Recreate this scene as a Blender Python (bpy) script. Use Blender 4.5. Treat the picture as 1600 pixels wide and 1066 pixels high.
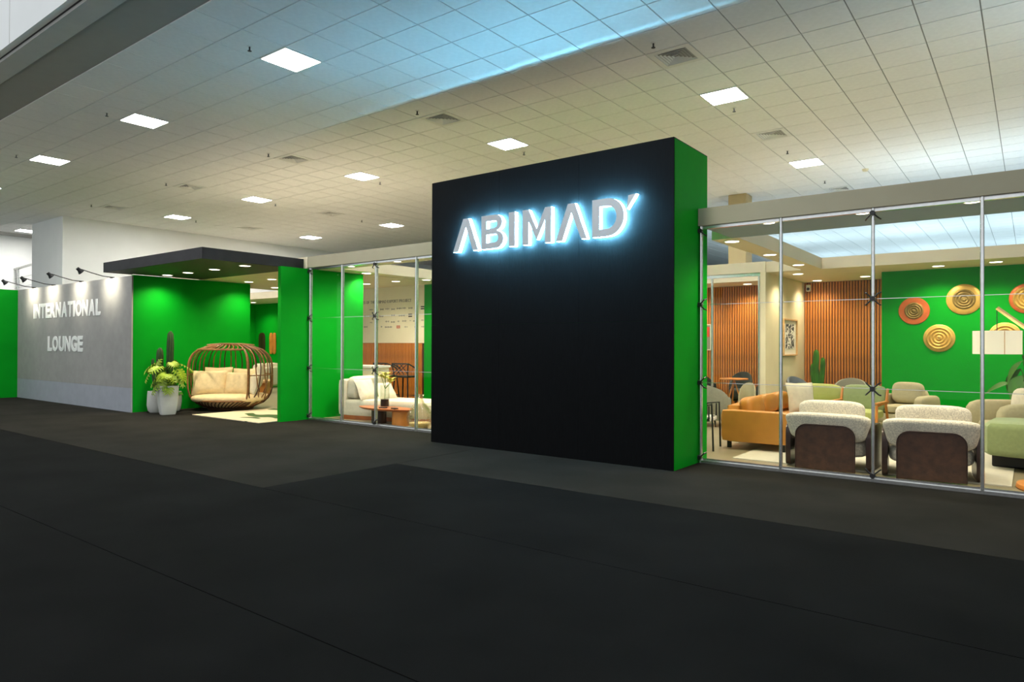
import bpy, bmesh, math, random
from mathutils import Vector, Matrix
random.seed(7)
PI = math.pi
for o in list(bpy.data.objects): bpy.data.objects.remove(o)
SC = bpy.context.scene
COL = SC.collection

# ------------------------------------------------------------------ camera
F = 1068.18; CW, CH = 1600.0, 1066.0
yaw, pit, rol = [math.radians(v) for v in (37.2336, .3608, .1952)]
fw = Vector((-math.sin(yaw)*math.cos(pit), math.cos(yaw)*math.cos(pit), math.sin(pit)))
r0 = Vector((math.cos(yaw), math.sin(yaw), 0)); u0 = r0.cross(fw)
rt = r0*math.cos(rol) + u0*math.sin(rol); up = -r0*math.sin(rol) + u0*math.cos(rol)
EYE = Vector((0, 0, 1.5))
cd = bpy.data.cameras.new('camera'); cam = bpy.data.objects.new('camera', cd); COL.objects.link(cam)
cd.sensor_width = 36; cd.sensor_fit = 'HORIZONTAL'; cd.lens = F*36/CW; cd.clip_start = .05; cd.clip_end = 300
M = Matrix.Identity(4)
for i in range(3):
    M[i][0] = rt[i]; M[i][1] = up[i]; M[i][2] = -fw[i]; M[i][3] = EYE[i]
cam.matrix_world = M
SC.camera = cam
def project(p):
    q = Vector(p) - EYE; w = q.dot(fw)
    if w < .1: return None
    return (CW/2 + F*q.dot(rt)/w, CH/2 - F*q.dot(up)/w, w)

# ------------------------------------------------------------------ world, exposure
w = bpy.data.worlds.new('world'); SC.world = w; w.use_nodes = True
bg = w.node_tree.nodes['Background']; bg.inputs[0].default_value = (.90, .95, 1.0, 1); bg.inputs[1].default_value = 1.0
SC.view_settings.view_transform = 'Standard'; SC.view_settings.look = 'None'
SC.view_settings.exposure = 0.0; SC.view_settings.gamma = 1.0; SC.view_settings.use_curve_mapping = False
PANEL_L = 115.0      # radiance of the ceiling panels
DOWN_W = 150.0      # watts of a lounge downlight
CAN_W = 120.0       # watts of a canopy downlight
HALO_L = 58.0       # radiance of the backlit letters
FILL_UP_W = 42.0        # watts of an added fill uplight behind the lounge
WARM = (1.0, .85, .61)

# ------------------------------------------------------------------ materials
MATS = {}
def S(r, g, b):     # sRGB 0-255 to linear
    f = lambda c: c/12.92 if c <= .04045 else ((c+.055)/1.055)**2.4
    return (f(r/255), f(g/255), f(b/255))
def mat(name, col, rough=.6, metal=0, var=.08, scale=6, bump=0, bscale=80, spec=.5, emit=None, estr=0, stretch=None, sheen=0):
    if name in MATS: return MATS[name]
    m = bpy.data.materials.new(name); m.use_nodes = True; nt = m.node_tree; b = nt.nodes['Principled BSDF']
    tc = nt.nodes.new('ShaderNodeTexCoord'); src = tc.outputs['Object']
    if stretch:
        mp = nt.nodes.new('ShaderNodeMapping'); mp.inputs['Scale'].default_value = stretch
        nt.links.new(src, mp.inputs[0]); src = mp.outputs[0]
    n = nt.nodes.new('ShaderNodeTexNoise'); n.inputs['Scale'].default_value = scale; n.inputs['Detail'].default_value = 4
    nt.links.new(src, n.inputs['Vector'])
    rp = nt.nodes.new('ShaderNodeValToRGB')
    rp.color_ramp.elements[0].position = .3; rp.color_ramp.elements[1].position = .7
    rp.color_ramp.elements[0].color = (*[c*(1-var) for c in col], 1); rp.color_ramp.elements[1].color = (*[min(1, c*(1+var)) for c in col], 1)
    nt.links.new(n.outputs['Fac'], rp.inputs[0]); nt.links.new(rp.outputs[0], b.inputs['Base Color'])
    b.inputs['Roughness'].default_value = rough; b.inputs['Metallic'].default_value = metal
    b.inputs['Specular IOR Level'].default_value = spec
    if sheen: b.inputs['Sheen Weight'].default_value = sheen
    if bump:
        n2 = nt.nodes.new('ShaderNodeTexNoise'); n2.inputs['Scale'].default_value = bscale; nt.links.new(src, n2.inputs['Vector'])
        bp = nt.nodes.new('ShaderNodeBump'); bp.inputs['Strength'].default_value = bump; bp.inputs['Distance'].default_value = .01
        nt.links.new(n2.outputs['Fac'], bp.inputs['Height']); nt.links.new(bp.outputs[0], b.inputs['Normal'])
    if emit:
        b.inputs['Emission Color'].default_value = (*emit, 1); b.inputs['Emission Strength'].default_value = estr
    MATS[name] = m
    return m
def glass_mat(name, tint=(1, 1, 1), ior=1.5, rough=0, bump=0, bscale=40):
    m = bpy.data.materials.new(name); m.use_nodes = True; nt = m.node_tree; nt.nodes.clear()
    out = nt.nodes.new('ShaderNodeOutputMaterial'); mx = nt.nodes.new('ShaderNodeMixShader')
    t = nt.nodes.new('ShaderNodeBsdfTransparent'); t.inputs[0].default_value = (*tint, 1)
    g = nt.nodes.new('ShaderNodeBsdfGlossy'); g.inputs['Roughness'].default_value = rough
    fr = nt.nodes.new('ShaderNodeLayerWeight'); fr.inputs[0].default_value = .5
    pw = nt.nodes.new('ShaderNodeMath'); pw.operation = 'POWER'; pw.inputs[1].default_value = 5
    ma = nt.nodes.new('ShaderNodeMath'); ma.operation = 'MULTIPLY_ADD'; ma.inputs[1].default_value = .7; ma.inputs[2].default_value = ((ior-1)/(ior+1))**2
    nt.links.new(fr.outputs['Facing'], pw.inputs[0]); nt.links.new(pw.outputs[0], ma.inputs[0]); nt.links.new(ma.outputs[0], mx.inputs[0]); nt.links.new(t.outputs[0], mx.inputs[1]); nt.links.new(g.outputs[0], mx.inputs[2])
    nt.links.new(mx.outputs[0], out.inputs[0])
    if bump:
        n2 = nt.nodes.new('ShaderNodeTexVoronoi'); n2.inputs['Scale'].default_value = bscale
        bp = nt.nodes.new('ShaderNodeBump'); bp.inputs['Strength'].default_value = bump; bp.inputs['Distance'].default_value = .02
        nt.links.new(n2.outputs['Distance'], bp.inputs['Height'])
        nt.links.new(bp.outputs[0], g.inputs['Normal']); nt.links.new(bp.outputs[0], fr.inputs['Normal'])
    MATS[name] = m
    return m
GREEN = mat('green_paint', (.0008, .285, .012), .6, var=.03, scale=3, spec=.08)
BLACKP = mat('black_fabric_panel', (.0030, .0034, .0038), .8, var=.35, scale=9, bump=.25, bscale=30, spec=.08, stretch=(10, 10, .8))
CANOPY = mat('black_canopy_laminate', (.016, .0165, .019), .65, var=.2, scale=5, spec=.3)
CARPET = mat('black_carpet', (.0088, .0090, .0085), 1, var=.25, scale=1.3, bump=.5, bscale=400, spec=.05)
CARPET2 = mat('black_carpet_worn', (.024, .0225, .0185), 1, var=.2, scale=1.1, bump=.5, bscale=400, spec=.05)  # lighter, browner carpet for the strips further back
FLOORB = mat('beige_lounge_floor', S(142, 132, 104), .35, var=.1, scale=2.2)
CEILT = mat('ceiling_tile_white', (.90, .89, .865), .95, var=.03, scale=14, bump=.15, bscale=300, spec=.1)
CEILG = mat('ceiling_grid_grey', (.34, .33, .30), .8, var=.02)
WHITEP = mat('white_wall_paint', (.88, .89, .86), .85, var=.02, scale=2, spec=.2)
STRIPP = mat('plaster_strip', (.55, .54, .50), .85, var=.03)
GREYW = mat('grey_sign_wall', (.33, .325, .305), .75, var=.06, scale=5, spec=.2)
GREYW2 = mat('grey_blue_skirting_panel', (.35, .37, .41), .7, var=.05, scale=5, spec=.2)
BEIGEW = mat('beige_fascia_paint', (.42, .385, .27), .7, var=.03, scale=3, spec=.25)
CREAMW = mat('cream_wall_paint', S(226, 214, 180), .75, var=.03, scale=3, spec=.2)
SOFFW = mat('soffit_paint', S(222, 210, 182), .6, var=.03, scale=3)
WOODS = mat('slat_wood', S(196, 118, 42), .5, var=.3, scale=5, stretch=(6, 6, .7))
WOODB = mat('slat_backing', S(58, 26, 8), .7, var=.2, scale=4)
WOODT = mat('table_wood', S(172, 96, 46), .4, var=.25, scale=6, stretch=(1, 8, 8))
ALU = mat('brushed_aluminium', (.72, .72, .70), .25, .95, var=.06, scale=20)
DARKM = mat('dark_steel', (.05, .05, .05), .4, .8, var=.1)
BLKM = mat('black_metal', (.015, .015, .015), .5, .3, var=.1)
WHITEL = mat('white_letter_acrylic', (.85, .85, .82), .5, var=.02)
LETF = mat('letter_face_grey', (.40, .44, .47), .5, 0, var=.02)
HALO = mat('letter_lit_edge', (.8, .9, 1), .5, emit=(.24, .68, 1.0), estr=HALO_L)
HALOB = mat('letter_halo_strip', (.8, .9, 1), .5, emit=(.20, .66, 1.0), estr=600)
LEDP = mat('led_panel_diffuser', (.9, .9, .9), .5, emit=(1, .98, .95), estr=PANEL_L)
LENS = mat('downlight_lens', (.9, .9, .85), .5, emit=(1, .90, .68), estr=9)
TRIMW = mat('white_trim', (.8, .79, .74), .5, var=.02)
BOUCLE = mat('boucle_fabric', S(212, 204, 184), .95, var=.3, scale=70, bump=.9, bscale=160, sheen=.3)
LEATHB = mat('brown_leather', S(66, 40, 24), .55, var=.35, scale=14, bump=.15, bscale=60)
DARKW = mat('dark_stained_wood', S(52, 32, 22), .35, var=.2, scale=5, stretch=(1, 1, 6))
TAN = mat('tan_leather', S(184, 124, 48), .45, var=.1, scale=5, bump=.12, bscale=30)
SAGE = mat('sage_fabric', S(132, 146, 96), .85, var=.08, scale=30, bump=.2, bscale=200, sheen=.2)
LIME = mat('lime_fabric', S(176, 182, 104), .85, var=.06, scale=30, bump=.2, bscale=200)
BEIGEF = mat('beige_upholstery', S(178, 168, 132), .9, var=.06, scale=30, bump=.2, bscale=200)
CREAMF = mat('cream_upholstery', S(222, 214, 190), .9, var=.06, scale=20, bump=.25, bscale=120)
LINEN = mat('natural_linen', S(228, 206, 160), .9, var=.08, scale=14, bump=.3, bscale=60)
GREYF = mat('grey_upholstery', S(140, 138, 122), .9, var=.08, scale=30, bump=.2, bscale=150)
DGREYF = mat('dark_grey_fabric', S(58, 60, 50), .9, var=.1, scale=30)
BLUEG = mat('blue_grey_leather', S(98, 106, 116), .5, var=.12, scale=8)
RATTAN = mat('rattan_cane', S(134, 92, 50), .5, var=.35, scale=9)
RATTAND = mat('rattan_dark', S(72, 44, 22), .55, var=.3, scale=9)
POTW = mat('white_ceramic_pot', S(205, 205, 196), .6, var=.06, scale=5)
CACT = mat('cactus_green', S(46, 76, 34), .7, var=.3, scale=12, stretch=(6, 6, 1))
LEAFY = mat('yellow_green_leaf', S(142, 170, 34), .45, var=.3, scale=8)
LEAFG = mat('deep_green_leaf', S(58, 112, 28), .5, var=.35, scale=7, spec=.2)
SOIL = mat('soil_mulch', S(96, 62, 34), 1, var=.4, scale=30, bump=.8, bscale=60)
GOLD = mat('brass_plate', S(206, 168, 84), .42, .45, var=.12, scale=8)
COPPER = mat('copper_plate', S(200, 104, 50), .42, .4, var=.15, scale=8)
DARKB = mat('aged_brass', S(140, 120, 66), .42, .45, var=.2, scale=14)
SHADE = mat('lamp_shade_linen', S(240, 228, 200), .9, var=.02, emit=(1, .86, .62), estr=.4)
PALEW = mat('pale_wood', S(214, 172, 116), .5, var=.15, scale=6, stretch=(1, 1, 5))
ORANGEW = mat('orange_wood', S(196, 124, 52), .45, var=.2, scale=5)
BLACKI = mat('black_ink', (.02, .02, .02), .8, var=.05)
GREYI = mat('grey_ink', (.22, .21, .19), .8, var=.05)
REDI = mat('red_ink', S(200, 64, 34), .8, var=.05)
PAPER = mat('print_paper', S(236, 230, 214), .9, var=.02)
SPKW = mat('white_plastic', S(224, 222, 212), .4, var=.02)
RUGC = mat('cream_rug', S(202, 196, 174), .95, var=.06, scale=20, bump=.4, bscale=200)
GLASS = glass_mat('clear_pane_glass', (.98, .99, .985), 1.2)
VGLASS = glass_mat('vase_glass', (.93, .95, .93), 1.5)
HGLASS = glass_mat('hammered_clear_glass', (.99, .96, .88), 1.9, .05, 1.0, 26)
def noise_two(name, ca, cb, scale, thr, rough=.9, dist=1.0):
    m = mat(name, ca, rough); nt = m.node_tree; b = nt.nodes['Principled BSDF']
    tc = nt.nodes.new('ShaderNodeTexCoord'); n = nt.nodes.new('ShaderNodeTexNoise'); n.inputs['Scale'].default_value = scale
    n.inputs['Detail'].default_value = 1; n.inputs['Distortion'].default_value = dist
    rp = nt.nodes.new('ShaderNodeValToRGB'); rp.color_ramp.interpolation = 'LINEAR'
    rp.color_ramp.elements[0].position = thr; rp.color_ramp.elements[1].position = thr+.015
    rp.color_ramp.elements[0].color = (*ca, 1); rp.color_ramp.elements[1].color = (*cb, 1)
    nt.links.new(tc.outputs['Object'], n.inputs['Vector']); nt.links.new(n.outputs['Fac'], rp.inputs[0]); nt.links.new(rp.outputs[0], b.inputs['Base Color'])
    return m
RUGE = noise_two('leaf_pattern_rug', S(226, 212, 178), S(58, 92, 34), .9, .56)
ARTBW = noise_two('abstract_print', S(60, 60, 58), S(238, 234, 224), 7, .5, dist=2)
ARTST = noise_two('striped_cushion', S(70, 70, 60), S(232, 228, 216), 22, .47, dist=0)

# ------------------------------------------------------------------ mesh helpers
class MB:
    def __init__(s): s.bm = bmesh.new()
    def _mark(s): return set(s.bm.verts)
    def box(s, c, d, rz=0, bev=0, seg=2):
        r = bmesh.ops.create_cube(s.bm, size=1); vs = r['verts']
        bmesh.ops.scale(s.bm, vec=Vector(d), verts=vs)
        if bev:
            es = list({e for v in vs for e in v.link_edges})
            rr = bmesh.ops.bevel(s.bm, geom=es, offset=min(bev, min(d)*.49), segments=seg, profile=.5, affect='EDGES')
            vs = list({v for f in rr['faces'] for v in f.verts} | {v for v in vs if v.is_valid})
        if rz: bmesh.ops.rotate(s.bm, cent=(0, 0, 0), matrix=Matrix.Rotation(rz, 3, 'Z'), verts=vs)
        bmesh.ops.translate(s.bm, vec=Vector(c), verts=vs)
        return vs
    def sup(s, c, d, k=6, n=8, fn=None, mtx=None):
        """rounded upholstery block: a cube grid pulled onto a superquadric"""
        vs = {}
        def vert(p):
            key = tuple(round(x, 4) for x in p)
            if key not in vs:
                q = Vector(p); L = (abs(q.x)**k + abs(q.y)**k + abs(q.z)**k)**(1/k); q /= L
                q = Vector((q.x*d[0]/2, q.y*d[1]/2, q.z*d[2]/2))
                if fn: q = fn(q)
                if mtx: q = mtx @ q
                vs[key] = s.bm.verts.new(q + Vector(c))
            return vs[key]
        g = [math.tan((-1+2*i/n)*PI/4) for i in range(n+1)]
        for ax in range(3):
            for sg in (-1, 1):
                for i in range(n):
                    for j in range(n):
                        q = []
                        for a, b in ((0, 0), (1, 0), (1, 1), (0, 1)):
                            p = [0, 0, 0]; p[ax] = sg; p[(ax+1) % 3] = g[i+a]; p[(ax+2) % 3] = g[j+b]; q.append(vert(p))
                        if sg < 0: q.reverse()
                        try: s.bm.faces.new(q)
                        except ValueError: pass
        return s
    def tube(s, pts, r, n=8, closed=False, cap=True):
        pts = [Vector(p) for p in pts]; m = len(pts); rings = []
        rad = r if isinstance(r, (list, tuple)) else [r]*m
        prev = None
        for i, p in enumerate(pts):
            a = pts[(i-1) % m] if (closed or i) else p; b = pts[(i+1) % m] if (closed or i < m-1) else p
            t = (b-a).normalized() if (b-a).length > 1e-9 else Vector((0, 0, 1))
            if prev is None:
                x = t.cross(Vector((0, 0, 1)));
                if x.length < .05: x = t.cross(Vector((1, 0, 0)))
            else: x = prev - t*prev.dot(t)
            x.normalize(); prev = x; y = t.cross(x)
            rings.append([s.bm.verts.new(p + (x*math.cos(2*PI*k/n) + y*math.sin(2*PI*k/n))*rad[i]) for k in range(n)])
        for i in range(m if closed else m-1):
            A, B = rings[i], rings[(i+1) % m]
            for k in range(n): s.bm.faces.new((A[k], A[(k+1) % n], B[(k+1) % n], B[k]))
        if cap and not closed:
            s.bm.faces.new(rings[0][::-1]); s.bm.faces.new(rings[-1])
        return s
    def lathe(s, prof, c=(0, 0, 0), n=24, axis='Z', sx=1, sy=1, square=0):
        rings = []
        for r, z in prof:
            ring = []
            for k in range(n):
                a = 2*PI*k/n; q = 1
                if square: q = 1/(abs(math.cos(a))**square + abs(math.sin(a))**square)**(1/square)
                x, y = r*q*math.cos(a)*sx, r*q*math.sin(a)*sy
                p = (x, y, z) if axis == 'Z' else ((x, -z, y) if axis == 'Y' else (z, x, y))
                ring.append(s.bm.verts.new(Vector(p)+Vector(c)))
            rings.append(ring)
        for A, B in zip(rings, rings[1:]):
            for k in range(n): s.bm.faces.new((A[k], A[(k+1) % n], B[(k+1) % n], B[k]))
        if prof[0][0] > 1e-6: s.bm.faces.new(rings[0][::-1])
        if prof[-1][0] > 1e-6: s.bm.faces.new(rings[-1])
        return s
    def prism(s, poly, y0, y1):
        """polygon in XZ extruded along Y"""
        A = [s.bm.verts.new((x, y0, z)) for x, z in poly]; B = [s.bm.verts.new((x, y1, z)) for x, z in poly]
        s.bm.faces.new(A); s.bm.faces.new(B[::-1]); n = len(poly)
        for k in range(n): s.bm.faces.new((A[k], B[k], B[(k+1) % n], A[(k+1) % n]))
        return s
    def quad(s, a, b, c, d):
        s.bm.faces.new([s.bm.verts.new(Vector(p)) for p in (a, b, c, d)]); return s
    def pillow(s, c, wd, hg, t, mtx=None, n=10):
        for sg in (1, -1):
            g = []
            for i in range(n+1):
                row = []
                for j in range(n+1):
                    u, v = -1+2*i/n, -1+2*j/n
                    th = t/2*((1-u**4)*(1-v**4))**.55
                    pinch = 1-.07*(1-abs(u))*abs(v)**2; pin2 = 1-.07*(1-abs(v))*abs(u)**2
                    p = Vector((u*wd/2*pin2, sg*th + .006*math.sin(9*u+4*v), v*hg/2*pinch))
                    if mtx: p = mtx @ p
                    row.append(s.bm.verts.new(p+Vector(c)))
                g.append(row)
            for i in range(n):
                for j in range(n):
                    f = (g[i][j], g[i+1][j], g[i+1][j+1], g[i][j+1]); s.bm.faces.new(f if sg < 0 else f[::-1])
        bmesh.ops.remove_doubles(s.bm, verts=s.bm.verts, dist=.0015)
        return s
    def xf(s, mtx):
        bmesh.ops.transform(s.bm, matrix=mtx, verts=s.bm.verts); return s
    def mesh(s, name, m, smooth=False):
        bmesh.ops.recalc_face_normals(s.bm, faces=s.bm.faces)
        me = bpy.data.meshes.new(name); s.bm.to_mesh(me); s.bm.free()
        if m: me.materials.append(m)
        if smooth:
            for p in me.polygons: p.use_smooth = True
            try: me.set_sharp_from_angle(angle=math.radians(40))
            except Exception: pass
        return me
    def build(s, name, m, parent=None, smooth=False):
        return link(name, s.mesh(name, m, smooth), parent)
def link(name, me, parent=None, loc=None):
    o = bpy.data.objects.new(name, me); COL.objects.link(o)
    if parent: o.parent = parent
    if loc is not None: o.location = loc
    return o
def tag(o, label=None, cat=None, group=None, kind=None):
    if label: o['label'] = label
    if cat: o['category'] = cat
    if group: o['group'] = group
    if kind: o['kind'] = kind
    return o
def thing(name, label, cat, loc=(0, 0, 0), rz=0, group=None):
    o = bpy.data.objects.new(name, None); COL.objects.link(o); o.empty_display_size = .1
    o.location = loc; o.rotation_euler = (0, 0, rz)
    return tag(o, label, cat, group)
def copy_tree(o, parent=None):
    c = o.copy(); COL.objects.link(c); c.parent = parent
    for ch in list(o.children): copy_tree(ch, c)
    return c
def bx(name, m, x0, x1, y0, y1, z0, z1, parent=None, bev=0):
    b = MB(); b.box(((x0+x1)/2, (y0+y1)/2, (z0+z1)/2), (x1-x0, y1-y0, z1-z0), bev=bev)
    return b.build(name, m, parent)
def struct(o): o['kind'] = 'structure'; return o
ORD = ['first', 'second', 'third', 'fourth', 'fifth', 'sixth', 'seventh', 'eighth']

# ------------------------------------------------------------------ the hall
H = 5.46; T = .6186; X0G = -3.56; Y0G = 7.85
fl = struct(bx('floor', CARPET, -34, 20, -6, 47, -.06, -.008))
g = .004
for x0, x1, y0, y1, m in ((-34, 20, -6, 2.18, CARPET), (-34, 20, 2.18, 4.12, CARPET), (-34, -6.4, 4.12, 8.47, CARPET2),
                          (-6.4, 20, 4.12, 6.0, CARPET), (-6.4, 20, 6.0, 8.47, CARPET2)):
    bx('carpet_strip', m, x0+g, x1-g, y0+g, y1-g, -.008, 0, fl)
struct(bx('floor_lounge', FLOORB, -23.7, 7, 8.475, 18.2, -.008, .004))
# ceiling: dark-jointed tiles, the 300 largest in view as pieces
ce = struct(bx('ceiling', CEILG, -30, 18, 3.54, 46.5, H+.012, H+.10))
cols = [-3.869-7*T*k for k in range(-1, 6)]     # x of panel columns
prow = [Y0G+T*k for k in (-3.5, 4.5, 12.5)]
lightcell = set(); ventcell = set()
cell = lambda x, y: (round((x-X0G)/T-.5), round((y-Y0G)/T-.5))
PANELS = [(cols[k], prow[0]) for k in range(1, 6)] + [(cols[k], prow[1]) for k in range(1, 6)] + [(cols[1], prow[2]), (cols[2], prow[2]), (cols[3], prow[2]), (cols[4], prow[2]), (cols[5], prow[2])]
VENTS = [(cols[k], Y0G+1.5*T) for k in range(1, 6)] + [(cols[k], Y0G+8.5*T) for k in (1, 4, 5)] + [(cols[1], Y0G+17.5*T)]
for p in PANELS: lightcell.add(cell(*p))
for p in VENTS: ventcell.add(cell(*p))
lightcell.add(cell(-28.2, 8.7))
tiles = []
for i in range(int((-30-X0G)/T)+1, int((18-X0G)/T)):
    for j in range(int((3.54-Y0G)/T), int((46-Y0G)/T)):
        if (i, j) in lightcell or (i, j) in ventcell: continue
        x, y = X0G+(i+.5)*T, Y0G+(j+.5)*T
        if y-T/2 < 3.54: continue
        p = project((x, y, H)); a = 0
        if p and -40 < p[0] < 1640 and -40 < p[1] < 400: a = 1/p[2]**2*abs(3.96/p[2])
        tiles.append((a, x, y))
tiles.sort(reverse=True)
def tile_mb(b, x, y, z):
    h = T/2-.008
    b.box((x, y, z+.008), (2*h, 2*h, .016))
tb = MB(); tile_mb(tb, 0, 0, 0); tme = tb.mesh('ceiling_tile', CEILT)
for a, x, y in tiles[:300]: link('ceiling_tile', tme, ce, (x, y, H))
verts = []; faces = []
h = T/2-.008
for a, x, y in tiles[300:]:
    k = len(verts)
    for z in (H, H+.014):
        verts += [(x-h, y-h, z), (x+h, y-h, z), (x+h, y+h, z), (x-h, y+h, z)]
    faces += [(k+3, k+2, k+1, k)] + [(k+q, k+(q+1) % 4, k+4+(q+1) % 4, k+4+q) for q in range(4)]
me = bpy.data.meshes.new('ceiling_tile_field'); me.from_pydata(verts, [], faces); me.materials.append(CEILT)
tag(link('ceiling_tile_field', me, ce), kind='stuff')
struct(bx('trim_1', STRIPP, -30, 18, 3.27, 3.545, H-.012, H+.1))
struct(bx('wall_upper', WHITEP, -30, 18, 3.16, 3.24, H+.02, 9.5))
wu = bpy.data.objects['wall_upper']
for k in range(14): bx('panel_joint', STRIPP, -30+3.2*k, -29.99+3.2*k, 3.157, 3.16, H+.02, 9.5, wu)
struct(bx('trim_2', DARKM, -30, 18, 3.24, 3.27, H+.03, H+.08))  # dark strip whose colour stands in for the shade of the slot
struct(bx('wall_left', WHITEP, -26.4, -23.85, 8.4, 46, 0, H+.012))
struct(bx('wall_stairwell', WHITEP, -30.2, -30, 2, 14, 0, H+.012))
struct(bx('wall_back', WHITEP, -23.85, 18, 46, 46.2, 0, H+.012))
struct(bx('wall_right', WHITEP, 18, 18.2, 3.2, 46, 0, H+.012))
col_ = thing('hall_column', 'beige square hall column rising behind the lounge beside the green sign-wall end', 'column', (-6.1, 17.93, 0))
b = MB(); b.box((0, 0, H/2), (.47, .47, H), bev=.012, seg=1); b.build('shaft', mat('tan_column_paint', S(168, 152, 112), .8, var=.05), col_)
b = MB(); b.box((0, 0, .08), (.49, .49, .16)); b.build('plinth', GREYW, col_)

def panel(x, y, label):
    t = thing('ceiling_light', label, 'ceiling light', (x, y, H), group='square LED panels in the hall ceiling')
    b = MB(); o = T/2-.004
    for cx, cy, dx, dy in ((0, o-.012, 2*o, .024), (0, -o+.012, 2*o, .024), (o-.012, 0, .024, 2*o-.048), (-o+.012, 0, .024, 2*o-.048)): b.box((cx, cy, .002), (dx, dy, .022))
    b.build('frame', TRIMW, t)
    b = MB(); b.box((0, 0, .004), (2*o-.05, 2*o-.05, .012)); b.build('diffuser', LEDP, t)
    return t
rown = ['nearest row over the black carpet', 'middle row behind the glass front', 'rear row']
for r, y in enumerate(prow):
    xs = sorted(p[0] for p in PANELS if abs(p[1]-y) < .1)
    for k, x in enumerate(xs):
        pr = project((x, y, H)); vis = pr and -20 < pr[0] < 1620 and 0 < pr[1]
        lab = 'bright square LED ceiling panel, %s, %s from the left' % (rown[r], ORD[k])
        panel(x, y, lab)
panel(-28.2+.12, 8.78, 'small distant LED ceiling panel over the stairwell at far left')

def vent(x, y, label):
    t = thing('air_vent', label, 'air vent', (x, y, H), group='square ceiling air diffusers')
    b = MB(); o = T/2-.006
    for s_ in (1, -1):
        b.box((0, s_*(o-.04), .004), (2*o, .08, .02)); b.box((s_*(o-.04), 0, .004), (.08, 2*o-.16, .02))
    b.build('flange', TRIMW, t)
    b = MB(); b.box((0, 0, .04), (2*o-.1, 2*o-.1, .01)); b.build('backing', BLKM, t)
    for k in range(5):
        a = (o-.09)*(1-k/5.2); bb = MB()
        for q in range(4):
            R_ = Matrix.Rotation(q*PI/2, 4, 'Z'); i_ = a-.026
            pts = [R_ @ Vector(p) for p in ((-a, -a, -.004), (a, -a, -.004), (i_, -i_, .024), (-i_, -i_, .024))]
            bb.quad(*pts)
        bmesh.ops.remove_doubles(bb.bm, verts=bb.bm.verts, dist=.0005)
        bmesh.ops.solidify(bb.bm, geom=bb.bm.faces[:], thickness=.002)
        bb.build('louvre', TRIMW, t)
    return t
vn = {0: 'square ceiling air diffuser in the row above the glass front, %s from the right', 1: 'square ceiling air diffuser in the second row, %s from the right', 2: 'small far ceiling air diffuser above the right-hand fascia%s'}
vk = [0, 0, 0]
for x, y in VENTS:
    r = 0 if y < 10 else (1 if y < 15 else 2)
    vent(x, y, vn[r] % (ORD[vk[r]] if r < 2 else '')); vk[r] += 1
def sprinkler_proto():
    t = thing('sprinkler', 'x', 'sprinkler', (0, 0, H), group='sprinkler heads in the hall ceiling')
    b = MB(); b.lathe([(.045, .0), (.045, -.008), (.02, -.012)], n=14); b.build('rose', TRIMW, t, True)
    b = MB(); b.tube([(0, 0, 0), (0, 0, -.07)], .014, 8); b.build('stem', DARKM, t)
    b = MB(); b.lathe([(.0, -.088), (.034, -.084), (.034, -.078), (.012, -.07)], n=12); b.build('deflector', DARKM, t)
    return t
sp0 = None
for r, (yy, ks) in enumerate(((5.09, (2, 3, 4)), (8.2, (1, 2, 3, 4, 5)), (11.25, (1, 2, 3, 4, 5)), (14.36, (1, 4)), (17.5, (1,)))):
    for k in ks:
        if sp0 is None: sp0 = sprinkler_proto(); t = sp0
        else: t = copy_tree(sp0)
        t.location = (cols[k]-.06, yy, H); t.scale = (.8, .8, .8)
        t['label'] = 'dark sprinkler head on the ceiling, %s row from the front, %s column from the right' % (ORD[r], ORD[k-1])
b = MB(); b.lathe([(.0, -.05), (.05, -.045), (.07, 0)], c=(-2.95, 16.9, H), n=16)
tag(b.build('smoke_detector', CREAMW, None, True), 'small round smoke detector on the ceiling at right', 'detector')
# stairwell railing, far left
t = thing('stair_railing', 'grey tubular stair railing before the white wall at far left', 'railing', (-29.6, 9.0, 0))
b = MB(); b.tube([(-1.95, 0, 0), (-1.95, 0, 4.1), (-1.85, 0, 4.2), (3.1, 0, 4.38)], .045, 8); b.build('handrail', ALU, t, True)
for x in (-.02, 1.4, 2.7): b = MB(); b.tube([(x, 0, 0), (x, 0, 4.26+.034*x)], .03, 8); b.build('baluster', ALU, t, True)
for z in (3.5, 3.85): b = MB(); b.tube([(-1.9, 0, z), (3.1, 0, z+.15)], .012, 6); b.build('wire', ALU, t)

# ------------------------------------------------------------------ black sign wall
SX0, SX1, SY, SH = -7.41, -3.41, 7.685, 4.01
t = thing('sign_wall', 'tall black fabric sign wall with green ends in the middle of the stand', 'wall', (0, 0, 0))
bx('core', GREEN, SX0, SX1, SY+.02, 8.74, 0, SH-.01, t); bx('top_cap', CANOPY, SX0, SX1, SY+.02, 8.74, SH-.01, SH, t)  # unseen dark cap added to keep green bounce off the ceiling
for i in range(3):
    for z0, z1 in ((0, 1.8), (1.8, SH)):
        xa = SX0+1.3333*i; bx('black_panel', BLACKP, xa+.0015, xa+1.3333-.0015, SY, SY+.02, z0+(.0015 if z0 else 0), z1, t)
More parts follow.
